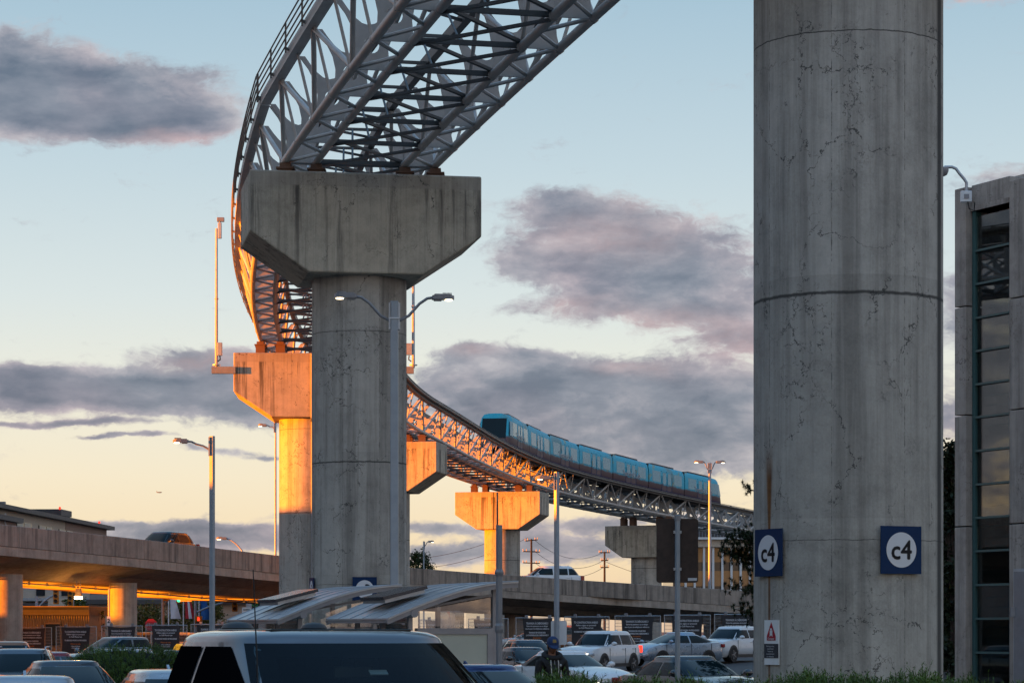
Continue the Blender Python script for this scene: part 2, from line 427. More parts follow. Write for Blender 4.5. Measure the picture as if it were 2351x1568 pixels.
        col = t.mix(k, col, t.ramp(mid, [(0.35, (0.09, 0.032, 0.010, 1)), (0.65, (0.26, 0.11, 0.028, 1))]))
    t.set(b, 'Base Color', col)
    b.inputs['Roughness'].default_value = 0.86
    b.inputs['Specular IOR Level'].default_value = 0.25
    bp = t.n('ShaderNodeBump', {'Strength': 0.35, 'Distance': 0.02, 'Height': t.math('ADD', mid, t.math('MULTIPLY', fine, 0.5))})
    t.set(b, 'Normal', bp.outputs[0])
    return m

def glassy(name, tint=(0.9, 0.95, 0.95), alpha=0.25, rough=0.02, refl=0.8):       # thin pane: part see-through, part reflection
    m, t, b = base_mat(name)
    fr = t.n('ShaderNodeLayerWeight', {'Blend': 0.35}).outputs['Fresnel']
    tr = t.n('ShaderNodeBsdfTransparent', {'Color': (*tint, 1)})
    gl = t.n('ShaderNodeBsdfGlossy', {'Color': (0.9, 0.92, 0.95, 1), 'Roughness': rough})
    mx = t.n('ShaderNodeMixShader', {0: t.math('ADD', t.math('MULTIPLY', fr, refl), alpha, clamp=True), 1: tr.outputs[0], 2: gl.outputs[0]})
    out = [n for n in m.node_tree.nodes if n.type == 'OUTPUT_MATERIAL'][0]
    t.l.new(mx.outputs[0], out.inputs[0])
    m.node_tree.nodes.remove(b)
    return m

def foliage(name, dark, light, warm=None):
    m, t, b = base_mat(name)
    co = t.n('ShaderNodeTexCoord').outputs['Object']
    gi = t.n('ShaderNodeNewGeometry').outputs['Random Per Island']
    nz = t.noise(co, 1.3, 3)
    f = t.math('ADD', t.math('MULTIPLY', gi, 0.55), t.math('MULTIPLY', t.rng(nz, 0.3, 0.7), 0.45))
    st = [(0.15, (*dark, 1)), (0.8, (*light, 1))]
    if warm: st.append((0.97, (*warm, 1)))
    t.set(b, 'Base Color', t.ramp(f, st))
    b.inputs['Roughness'].default_value = 0.6; b.inputs['Specular IOR Level'].default_value = 0.25
    b.inputs['Subsurface Weight'].default_value = 0.0
    return m

M = {}
M['col'] = concrete('pier concrete', (0.42, 0.39, 0.345), 0.48, 0.75, formwork=True, joints=((7.2, 0.022), (11.2, 0.010), (3.45, 0.006)))
M['cap'] = concrete('pier cap concrete', (0.50, 0.44, 0.345), 0.88, 0.6, band=(0.0, 3.4))
M['over'] = concrete('overpass concrete', (0.40, 0.335, 0.28), 0.30, 0.0)
M['parapet'] = concrete('parapet concrete', (0.34, 0.285, 0.24), 0.75, 0.0)
M['tower'] = concrete('tower concrete', (0.42, 0.365, 0.32), 0.45, 0.3)
def steel(name, col, rough=0.42):
    m, t, b = base_mat(name)
    co = t.n('ShaderNodeTexCoord').outputs['Object']
    nz = t.noise(co, 1.7, 6, 0.7); n2 = t.noise(co, 9.0, 5, 0.7)
    c = t.mix(t.rng(nz, 0.45, 0.75, 0, 0.4), (*col, 1), (col[0] * 0.5, col[1] * 0.46, col[2] * 0.42, 1))
    c = t.mix(t.rng(n2, 0.66, 0.72, 0, 0.5), c, (0.12, 0.075, 0.045, 1))
    t.set(b, 'Base Color', c); b.inputs['Roughness'].default_value = rough
    b.inputs['Specular IOR Level'].default_value = 0.5
    return m
M['steel'] = steel('grey painted steel', (0.53, 0.495, 0.465))
M['plate'] = steel('grey steel plate', (0.41, 0.385, 0.365), 0.5)
M['dark_steel'] = steel('dark weathered steel', (0.07, 0.074, 0.076), 0.5)
M['rail'] = steel('brown weathered rail', (0.16, 0.145, 0.13), 0.55)
M['shoe'] = steel('rusty bearing steel', (0.17, 0.085, 0.05), 0.7)
M['galv'] = plain('galvanised steel', (0.40, 0.43, 0.46), 0.42, 0.35, vary=0.15)
M['galv_dark'] = plain('grey cast aluminium', (0.24, 0.25, 0.27), 0.45, 0.2)
M['black'] = plain('black rubber', (0.012, 0.012, 0.013), 0.7)
M['trim'] = plain('black plastic trim', (0.02, 0.02, 0.021), 0.45)
M['white'] = plain('white sheet', (0.72, 0.73, 0.74), 0.5, vary=0.06)
M['lens'] = plain('lit lamp lens', (0.9, 0.85, 0.75), 0.3, vary=0, emis=(1.0, 0.80, 0.50), estr=1.6)
M['lens_hot'] = plain('lit sodium lens', (0.9, 0.8, 0.6), 0.3, vary=0, emis=(1.0, 0.70, 0.30), estr=3.0)
M['beam'] = plain('lit headlight', (0.9, 0.9, 0.9), 0.2, vary=0, emis=(1.0, 0.88, 0.68), estr=2.2)
M['amber'] = plain('lit amber lamp', (0.9, 0.4, 0.1), 0.2, vary=0, emis=(1.0, 0.42, 0.10), estr=0.45)
M['red_on'] = plain('lit red lamp', (0.7, 0.03, 0.02), 0.2, vary=0, emis=(1.0, 0.05, 0.02), estr=0.35)
M['red_off'] = plain('red lamp glass', (0.30, 0.01, 0.012), 0.15, vary=0)
M['lamp_off'] = plain('clear lamp glass', (0.45, 0.47, 0.5), 0.12, 0.3, vary=0)
M['carglass'] = plain('tinted car glass', (0.005, 0.013, 0.016), 0.04, 0.0, 0.20, vary=0)
M['darkglass'] = plain('privacy car glass', (0.003, 0.003, 0.004), 0.15, 0.0, 0.0, vary=0); M['darkglass'].node_tree.nodes['Principled BSDF'].inputs['IOR'].default_value = 1.16
M['pane'] = glassy('clear pane', (0.86, 0.9, 0.9), 0.10)
M['navy'] = plain('navy sign face', (0.004, 0.026, 0.085), 0.5, spec=0.15, vary=0.1)
M['letter_black'] = plain('black lettering', (0.012, 0.013, 0.02), 0.5, vary=0)
M['letter_white'] = plain('white lettering', (0.62, 0.63, 0.66), 0.5, vary=0)
M['letter_orange'] = plain('orange lettering', (0.55, 0.16, 0.05), 0.5, vary=0)
def paint(name, col, metal=0.0, rough=0.32):
    m = plain(name, col, rough, metal, 0.5, vary=0.05, scale=1.5, coat=1.0); return m
# ================================================================ SETTING: ground
def ground_sheet():
    xs = sorted(set([-4000, -1500, -600, -300, -150, -90] + list(range(-60, 61, 6)) + [90, 150, 300, 600, 1500, 4000]))
    ys = sorted(set([-900, -300, -100, -40, 0, 20, 40, 60, 75] + list(range(84, 133, 3)) + [150, 180, 220, 300, 450, 700, 1200, 2500, 6000]))
    return MB().grid([[V(x, y, G(x, y)) for x in xs] for y in ys])
m_, t_, b_ = base_mat('asphalt')
co_ = t_.n('ShaderNodeTexCoord').outputs['Object']
t_.set(b_, 'Base Color', t_.ramp(t_.math('MULTIPLY_ADD', t_.noise(co_, 0.3, 5), 0.6, t_.math('MULTIPLY', t_.noise(co_, 30, 3), 0.4)), [(0.3, (0.035, 0.034, 0.034, 1)), (0.7, (0.075, 0.072, 0.07, 1))]))
b_.inputs['Roughness'].default_value = 0.85
M['asphalt'] = m_
struct('ground', ground_sheet(), M['asphalt'])
M['grass'] = plain('verge grass', (0.035, 0.06, 0.018), 0.9, vary=0.4, scale=6)
def slab(name, pts, h, m):
    mb = MB(); n = len(pts)
    mb.add([V(x, y, G(x, y) + h) for x, y in pts] + [V(x, y, G(x, y) - 0.1) for x, y in pts],
           [tuple(range(n))] + [(i, n + i, n + (i + 1) % n, (i + 1) % n) for i in range(n)])
    return struct(name, mb, m)
M['kerb'] = concrete('kerb concrete', (0.34, 0.33, 0.31), 0.2, 0)
slab('planting_island', [(-0.5, 28), (16, 28), (16, 46), (3, 46), (-0.5, 34)], 0.13, M['grass'])
slab('hedge_island', [(-12.5, 58), (-6.6, 58), (-6.6, 66), (-12.5, 66)], 0.13, M['grass'])
slab('shelter_pavement', [(-8.5, 52), (1.2, 52), (1.2, 86), (-8.5, 86)], 0.13, M['kerb'])
# painted bay lines of the car park
lines = MB()
for i in range(9):
    x = 3.2 + i * 2.7
    for y0 in (86, 90, 94): lines.add([V(x, y0, G(x, y0) + .006), V(x + .12, y0, G(x, y0) + .006), V(x + .12 - .9, y0 + 4, G(x, y0 + 4) + .006), V(x - .9, y0 + 4, G(x, y0 + 4) + .006)], [(0, 1, 2, 3)])
struct('parking_lines', lines, M['white'])

# ================================================================ GUIDEWAY LINE
PIERS = [  # name, px of column axis, Y, cap-top z, label
 ('c4', 5.36, 41.0, 15.95), ('c3', PX(825, 80), 80.0, 15.95), ('c2', PX(711, 124), 124.0, 15.25),
 ('c1', PX(887, 161), 161.0, 13.75), ('b5', PX(1153, 211), 211.0, 13.40), ('b6', PX(1484, 247), 247.0, 12.15)]
# guideway centre line: through each pier with a given heading (dx/dy)
CTRL = [V(12.7, 2, 16.4), V(4.1, 41.0, 16.4)] + [V(x, y, z + b) for (_, x, y, z), b in zip(PIERS[1:], (.45, .66, .58, .66, .84))] + [V(31.97, 283, 11.57), V(49, 317, 10.67), V(66, 350, 9.9)]
SEAT = {1: .45, 2: .45, 3: .66, 4: .58, 5: .66, 6: .84, 7: .5}      # height of the bearings under the steel
HEAD = [-.222, -.222, -.216, -.049, .158, .213, .485, .518, .53, .53]
HOUT = {2: -.165}                       # the line bends a little over the big grey pier
SLOPE = [0, 0, -.006, -.0256, -.0215, -.0154, -.0345, -.0333, -.0265, -.025]
def cr(p0, p1, t, i):
    L = p1.y - p0.y
    d0 = V(HOUT.get(i, HEAD[i]), 1, SLOPE[i]) * L; d1 = V(HEAD[i + 1], 1, SLOPE[i + 1]) * L
    t2, t3 = t * t, t ** 3
    return p0 * (2 * t3 - 3 * t2 + 1) + d0 * (t3 - 2 * t2 + t) + p1 * (3 * t2 - 2 * t3) + d1 * (t3 - t2)
SMP = []; KNOT = {}
for i in range(1, len(CTRL) - 2):
    for k in range(40):
        if k == 0: KNOT[i] = len(SMP)
        SMP.append(cr(CTRL[i], CTRL[i + 1], k / 40, i))
KNOT[len(CTRL) - 2] = len(SMP); SMP.append(CTRL[-2])
ARC = [0.0]
for a, b in zip(SMP, SMP[1:]): ARC.append(ARC[-1] + (b - a).length)
SK = {i: ARC[KNOT[i]] for i in KNOT}                    # arc length at control point i
def rail_at(s):
    if s <= 0:
        d = (SMP[1] - SMP[0]).normalized(); p = SMP[0] + d * s
    else:
        import bisect
        i = min(max(bisect.bisect_right(ARC, s) - 1, 0), len(SMP) - 2)
        f = (s - ARC[i]) / (ARC[i + 1] - ARC[i]); p = SMP[i].lerp(SMP[i + 1], f)
        d = (SMP[min(i + 2, len(SMP) - 1)] - SMP[max(i - 1, 0)]).normalized()
    t = V(d.x, d.y, 0).normalized()
    return p, t, V(t.y, -t.x, 0), d
def gpt(s, o, h):
    p, t, r, d = rail_at(s); return p + r * o + Z * h

# ================================================================ PIERS
def cap_mesh(heading, height=3.05, hw=3.55, bw=1.75, side=1.85, depth=3.7):
    """cap with its top at local z = 0, long side along the right-hand normal of the track"""
    r = V(math.cos(heading), -math.sin(heading), 0); t = V(math.sin(heading), math.cos(heading), 0)
    poly = [(-hw, 0), (hw, 0), (hw, -side), (bw, -height), (-bw, -height), (-hw, -side)]
    return MB().prism(poly, lambda u, v, w: r * u + t * w + Z * v, -depth / 2, depth / 2)
M['col_c4'] = concrete('pier concrete with rust run and seam', (0.41, 0.385, 0.345), 0.42, 0.68, formwork=True,
                       joints=((7.22, 0.026), (11.25, 0.010), (3.42, 0.005)), rust=(-1.33, -0.70, 3.55, 4.9), seam=(1.352, -0.65, 0.10), crack_scale=0.9)
M['pipe'] = plain('steel downpipe', (0.30, 0.30, 0.31), 0.45, 0.3)
PLAB = {'c4': 'massive near concrete pier with a rust run, its top out of frame', 'c3': 'grey concrete pier with wide angular cap behind the twin lamp post',
        'c2': 'orange sunlit concrete pier half hidden behind the big grey pier', 'c1': 'yellow sunlit pier cap peeping out right of the big grey pier',
        'b5': 'bright yellow sunlit pier with full wide cap above the far overpass', 'b6': 'brown shaded pier behind the dark sign back'}
for i, (nm, x, y, zt) in enumerate(PIERS):
    s = SK[i + 1]; p, t, r, d = rail_at(s); hd = math.atan2(t.x, t.y)
    R = 1.5 if nm == 'c4' else 1.47
    root = thing('guideway_pier', PLAB[nm], 'bridge pier', (x, y, G(x, y)), 0, 'concrete piers of the elevated guideway')
    zb = zt - 3.05 - G(x, y)
    MB().lathe([(R, -0.4), (R, zb + 0.02)], 72).build('column', M['col_c4'] if nm == 'c4' else M['col'], root, smooth=40)
    cp = cap_mesh(hd).build('pier_cap', M['cap'], root, bevel=0.05); cp.location = (0, 0, zt - G(x, y))
    if nm in ('c2', 'b5'):
        f = -t * 1.93
        if nm == 'c2':
            MB().path([f + V(0.15, 0, zb + 3.0), f + V(0.15, 0, zb - 0.05), V(0.15, 0, 0) - t * 1.52 + V(0, 0, zb - 0.2), V(0.15, 0, 0.1) - t * 1.52], 0.045).build('downpipe', M['pipe'], root)
        else:
            MB().path([f + V(-0.3, 0, zb + 3.0), f + V(-0.3, 0, zb - 0.02)], 0.035).build('downpipe', M['black'], root)

# number boards bolted to the piers
def number_board(txt, px, Y, phi, zc, size, label):
    cx = [q for q in PIERS if q[0] == txt][0]; R = 1.5 if txt == 'c4' else 1.47
    n = V(math.sin(phi), -math.cos(phi), 0); u = V(math.cos(phi), math.sin(phi), 0)
    c = V(cx[1], cx[2], zc) + n * (R * 0.999 + 0.035 * 1)
    root = thing('number_sign', label, 'sign', c, 0, 'pier number signs')
    MB().prism([(-size / 2, -size / 2), (size / 2, -size / 2), (size / 2, size / 2), (-size / 2, size / 2)], lambda a, b, w: u * a + Z * b + n * w, -0.012, 0.006).build('panel', M['navy'], root)
    mb = MB(); k = 40; rr = size * 0.37
    mb.add([u * (rr * math.cos(2 * PI * j / k)) + Z * (rr * math.sin(2 * PI * j / k)) + n * 0.010 for j in range(k)], [tuple(range(k))])
    mb.build('disc', M['letter_white'], root)
    write(MB(), txt, size * 0.56, lambda a, b: u * a + Z * (b - 0.02 * size) + n * 0.014, bold=0.008).build('lettering', M['letter_black'], root)
    for a in (-1, 1): MB().box(u * a * size * 0.42 - n * 0.03, (0.03, 0.03, 0.03)).build('bracket', M['galv'], root)
number_board('c4', 0, 41, math.asin(.415), PZ(1263, 39.8), 0.735, 'navy c4 sign facing the camera, right of the two on the near pier')
number_board('c4', 0, 41, math.asin(-.875), PZ(1268, 40.2), 0.74, 'navy c4 sign on the left edge of the near pier below the rust run')
number_board('c3', 0, 80, math.asin(.166), PZ(1352, 78.5), 0.745, 'navy c3 sign half hidden behind the shelter roof')
number_board('c3', 0, 80, math.asin(-.968), PZ(1353, 79.6), 0.745, 'navy c3 sign seen edge-on at the left side of the grey pier')

# warning plate at the foot of the near pier
def danger_plate():
    phi = math.asin((1763 - 1947) / 215); n = V(math.sin(phi), -math.cos(phi), 0); u = V(math.cos(phi), math.sin(phi), 0)
    c = V(PIERS[0][1], PIERS[0][2], PZ(1474, 40.3)) + n * 1.52
    root = thing('warning_sign', 'white danger sign with red triangle on the foot of the near pier', 'sign', c)
    pl = lambda w: (lambda a, b: u * a + Z * b + n * w)
    rect = lambda a0, a1, b0, b1: [(a0, b0), (a1, b0), (a1, b1), (a0, b1)]
    MB().prism(rect(-.185, .185, -.35, .35), lambda a, b, w: u * a + Z * b + n * w, -.02, 0).build('panel', M['white'], root)
    MB().add([pl(.004)(*q) for q in rect(-.185, .185, -.245, -.02)], [(0, 1, 2, 3)]).build('dark_panel', M['navy_grey'], root)
    MB().add([pl(.004)(*q) for q in [(-.115, .03), (.115, .03), (.115, .10), (0, .32), (-.115, .10)]], [(0, 1, 2, 3, 4)]).build('red_triangle', M['sign_red'], root)
    tr = MB().add([pl(.008)(*q) for q in rect(-.035, .035, .11, .19)], [(0, 1, 2, 3)])
    tr.add([pl(.008)(*q) for q in rect(-.022, .022, .195, .22)], [(0, 1, 2, 3)])
    tr.add([pl(.008)(*q) for q in [(-.05, .095), (-.03, .095), (-.01, .11), (-.03, .11)]], [(0, 1, 2, 3)])
    tr.add([pl(.008)(*q) for q in [(.03, .095), (.05, .095), (.03, .11), (.01, .11)]], [(0, 1, 2, 3)])
    tr.build('train_symbol', M['letter_white'], root)
    write(MB(), 'Danger', .05, lambda a, b: pl(.008)(a, b + .058), width=.17).build('lettering', M['letter_white'], root)
    mb = MB()
    for k, (tx, w) in enumerate((('Moving trains', .2), ('overhead', .16), ('Trains en', .14), ('mouvement', .2), ('au-dessus', .18))):
        write(mb, tx, .034, lambda a, b, k=k: pl(.008)(a - .02, b - .06 - .04 * k), width=w)
    mb.build('lettering', M['letter_white'], root)
M['navy_grey'] = plain('dark slate sign face', (0.03, 0.034, 0.045), 0.5)
M['sign_red'] = plain('red sign paint', (0.36, 0.012, 0.03), 0.45, vary=0.05)
danger_plate()

# ================================================================ TRUSSES
def truss(i0, i1, label, s0=None, s1=None, nodes=None, rail=True):
    s0 = SK[i0] if s0 is None else s0; s1 = SK[i1] if s1 is None else s1
    n = nodes or 2 * round((s1 - s0) / 6.5)
    S = [s0 + (s1 - s0) * k / n for k in range(n + 1)]
    mid = gpt((s0 + s1) / 2, 0, 0)
    root = thing('guideway_truss', label, 'guideway truss', mid, 0, 'steel truss spans of the elevated guideway')
    L = lambda s, o, h: gpt(s, o, h) - mid
    gap = 0.06                                        # the spans butt with a small joint over each pier
    fine = [s0 + gap + (s1 - s0 - 2 * gap) * k / (3 * n) for k in range(3 * n + 1)]
    for g in (-1, 1):
        for o in (1.38, 2.34):
            ch = MB().path([L(s, g * o, .13) for s in fine], .12, 10)
            for s in S[1:-1]: ch.tube(L(s - .07, g * o, .13), L(s + .07, g * o, .13), .137, n=10)      # welded sleeves
            ch.build('bottom_chord', M['steel'], root, smooth=50)
        MB().sweep([L(s, g * 2.93, 1.93 if g > 0 else 2.02) for s in fine], [(-.15, -.15), (.15, -.15), (.15, .15), (-.15, .15)]).build('edge_beam', M['steel'] if g < 0 else M['rail'], root)
        MB().sweep([L(s, g * .98, 1.98) for s in fine], [(-.11, -.15), (.11, -.15), (.11, .15), (-.11, .15)]).build('running_beam', M['dark_steel'], root)
        for k, s in enumerate(S):                     # transverse plates, each with its round opening
            p, t, r, d = rail_at(s)
            arc_t = [(2.62 + (1.22 - 2.62) * j / 8, 1.88 - .62 * math.sin(PI * j / 8)) for j in range(9)]
            out = [(1.36, .1), (2.36, .1)] + [(2.36 - .16 * math.sin(PI * j / 5) + (2.80 - 2.36) * (j / 5) ** 2.4, .1 + 1.78 * j / 5) for j in range(1, 6)] + arc_t + [(1.08, 1.88), (1.28, 1.3), (1.40, .62)]
            hole = [(1.84 + .21 * math.cos(a * PI / 8), .74 + .21 * math.sin(a * PI / 8)) for a in range(16)]
            ww = .16 if k in (0, n) else 0
            sgn = -ww if k == n else ww
            MB().prism([(a * g, b) for a, b in out], lambda u, v, w: p - mid + r * u + Z * v + t * (w + sgn), -.025, .025, [[(a * g, b) for a, b in hole]]).build('web_plate', M['plate'], root)
        for k in range(n):
            e = k % 2 == 0
            a, b = (S[k], S[k + 1])
            MB().tube(L(a, g * (2.34 if e else 2.86), .16 if e else 1.9), L(b, g * (2.86 if e else 2.34), 1.9 if e else .16), .075, n=8).build('diagonal', M['steel'], root, smooth=50)
            MB().tube(L(a, g * (1.38 if not e else 1.0), .16 if not e else 1.85), L(b, g * (1.0 if not e else 1.38), 1.85 if not e else .16), .06, n=8).build('diagonal', M['steel'], root, smooth=50)
            m2 = (a + b) / 2
            MB().tube(L(a, g * 2.34, .13), L(m2, g * 1.38, .13), .055, n=7).build('lattice_bar', M['steel'], root, smooth=50)
            MB().tube(L(m2, g * 1.38, .13), L(b, g * 2.34, .13), .055, n=7).build('lattice_bar', M['steel'], root, smooth=50)
            if k: MB().tube(L(a, g * 2.40, .2), L(a - .35, g * 2.88, 1.9), .045, n=7).build('upright', M['steel'], root, smooth=50)
        # cable tray / guard under the edge
    for k, s in enumerate(S):
        s = min(max(s, s0 + .15), s1 - .15)
        MB().bar(L(s, -1.38, .16), L(s, 1.38, .16), .09, .13).build('cross_beam', M['dark_steel'], root)
        MB().bar(L(s, -.98, 1.86), L(s, .98, 1.86), .07, .09).build('cross_beam', M['dark_steel'], root)
        if k < n:
            e = S[k + 1]
            MB().bar(L(s, -1.36, .25), L(e, 1.36, .25), .10, .08).build('cross_brace', M['dark_steel'], root)
            MB().bar(L(s, 1.36, .05), L(e, -1.36, .05), .10, .08).build('cross_brace', M['dark_steel'], root)
            MB().bar(L(s, -.98, 1.9), L((s + e) / 2, .98, 1.9), .08, .07).build('cross_brace', M['dark_steel'], root)
            MB().tube(L(s, -.2, .2), L(e, .1, 1.85), .035, n=6).build('cross_brace', M['dark_steel'], root)
    # left guard rail of four pipes on brackets; right walkway edge with a cable trough
    mb = MB()
    for h in (2.10, 2.32, 2.54, 2.76): mb.path([L(s, -3.2, h) for s in fine], .026, 6)
    for s in S[:-1] + [S[-1] - .1]:
        mb.bar(L(s, -3.17, 1.95), L(s, -3.17, 2.8), .05, .05); mb.bar(L(s, -2.95, 2.0), L(s, -3.2, 2.1), .07, .07)
    mb.build('guard_rail', M['rail'], root)
    mb = MB().sweep([L(s, 3.2, 1.98) for s in fine], [(-.09, -.06), (.09, -.06), (.09, .06), (-.09, .06)])
    mb.path([L(s, 3.26, 2.10) for s in fine], .03, 6)
    for s in S: mb.box(L(s, 3.2, 2.07), (.14, .14, .12)); 
    mb.build('cable_trough', M['rail'], root)
    for g in (-1, 1):
        for o in (1.38, 2.34):
            for s, q, ii in ((s0, .35, i0), (s1, -.35, i1)):
                c = L(s + q, g * o, -.17)
                hb = SEAT[ii] - .14
                MB().box(c + Z * .1, (.34, .5, .14)).box(c + Z * .03 - Z * hb / 2, (.44, .46, hb)).box(c + Z * .02, (.56, .56, .05)).build('bearing_shoe', M['shoe'], root)
    return root
truss(1, 2, 'nearest grey steel truss span passing out of the top of the frame')
truss(2, 3, 'curving truss span glowing orange left of the big grey pier')
truss(3, 4, 'sunlit truss span leaving the right side of the big grey pier')
truss(4, 5, 'truss span with striped orange light above the bright yellow pier')
truss(5, 6, 'grey truss span carrying the blue train over the brown pier')
truss(6, 7, 'farthest truss span running behind the near pier')

# antenna masts on the orange pier
def mast(px_, side):
    Y = 122.0; zt = PIERS[2][3]
    x = PX(px_, Y)
    edge = PX(541, 122) if side < 0 else PX(905, 123)
    root = thing('antenna_mast', 'orange sunlit antenna mast left of the orange pier cap' if side < 0 else 'slim antenna mast right of the grey pier behind the twin lamp', 'antenna mast', (x, Y, PZ(850, Y)), 0, 'antenna masts')
    zb = 0.0; ztop = (850 - (525 if side < 0 else 560)) / FPX * Y
    MB().bar(V(-.12 * -side - .1, 0, 0), V((edge - x), 0, 0), .3, .32).build('bracket', M['galv_dark'], root)
    MB().tube(V(0, 0, .1), V(0, 0, ztop), .075, .06).lathe([(.1, ztop * .5), (.1, ztop * .5 + .05)], 8).lathe([(.19, .22), (.19, .27)], 10).build('pole', M['galv'], root)
    MB().box((.16 if side < 0 else -.2, 0, 1.0), (.22 if side < 0 else .3, .2, .62 if side < 0 else .55)).build('equipment_box', M['galv'], root, bevel=.02)
    MB().path([V(.16 if side < 0 else -.2, 0, .7), V(.18 if side < 0 else -.22, 0, .5), V(.05 if side < 0 else -.1, 0, .42)], .03).build('cable', M['black'], root)
    if side < 0:
        MB().box((.16, 0, ztop - .1), (.17, .16, .75)).build('equipment_box', M['galv'], root, bevel=.02)
        MB().box((.2, 0, ztop + .42), (.34, .2, .2)).tube(V(.16, 0, ztop + .2), V(.16, 0, ztop + .4), .04).build('camera', M['galv_dark'], root, bevel=.02)
mast(497, -1); mast(949, 1)

# ================================================================ TRAIN
m_, t_, b_ = base_mat('train livery')
co_ = t_.n('ShaderNodeTexCoord').outputs['Object']; q_ = t_.n('ShaderNodeSeparateXYZ', {0: co_}).outputs
oi_ = t_.n('ShaderNodeObjectInfo').outputs['Random']
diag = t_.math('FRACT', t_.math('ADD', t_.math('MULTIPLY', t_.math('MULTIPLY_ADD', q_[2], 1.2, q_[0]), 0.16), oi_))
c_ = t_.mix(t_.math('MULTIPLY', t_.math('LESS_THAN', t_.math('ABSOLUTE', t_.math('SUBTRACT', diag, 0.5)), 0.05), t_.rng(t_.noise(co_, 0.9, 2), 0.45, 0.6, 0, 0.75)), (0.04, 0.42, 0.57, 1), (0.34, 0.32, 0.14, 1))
c_ = t_.mix(t_.math('MULTIPLY', t_.rng(t_.noise(t_.vmath('ADD', co_, t_.n('ShaderNodeCombineXYZ', {0: t_.math('MULTIPLY', oi_, 50)}).outputs[0]), 0.33, 2), 0.56, 0.66), 0.6), c_, (0.20, 0.23, 0.18, 1))
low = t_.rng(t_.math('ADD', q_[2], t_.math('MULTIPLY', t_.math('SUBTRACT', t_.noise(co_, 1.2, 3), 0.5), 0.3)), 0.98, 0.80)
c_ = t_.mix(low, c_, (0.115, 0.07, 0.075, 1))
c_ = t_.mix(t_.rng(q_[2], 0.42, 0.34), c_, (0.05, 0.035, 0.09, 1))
t_.set(b_, 'Base Color', c_); b_.inputs['Roughness'].default_value = 0.5; b_.inputs['Specular IOR Level'].default_value = 0.25
M['livery'] = m_
M['train_blue'] = paint('train cyan trim', (0.03, 0.30, 0.46))
M['train_glass'] = plain('train window glass', (0.19, 0.39, 0.45), 0.25, 0.0, 0.3, vary=0.1)
M['train_dark'] = plain('dark train roof', (0.10, 0.075, 0.07), 0.6)
M['door_blue'] = plain('dark blue door edge', (0.008, 0.04, 0.11), 0.7, spec=0.1)
SECT = [(1.12, .02), (1.28, .30), (1.30, .95), (1.27, 2.0), (1.18, 2.38), (1.0, 2.60), (.6, 2.68), (0, 2.7)]
def ysec(z):
    for (y0, z0), (y1, z1) in zip(SECT, SECT[1:]):
        if z0 <= z <= z1: return y0 + (y1 - y0) * (z - z0) / (z1 - z0)
    return SECT[0][0]
train = thing('monorail_train', 'bright blue seven-car driverless train running on the guideway truss', 'train', (0, 0, 0))
import bisect as _b
sf = 0.0
for s in [SK[4] + k * .25 for k in range(400)]:
    if gpt(s, 1.95, 0).y >= 196.8: sf = s; break
CL = 8.75; PITCH = 9.1
TR0 = gpt(sf, 1.95, 1.88); train.location = TR0
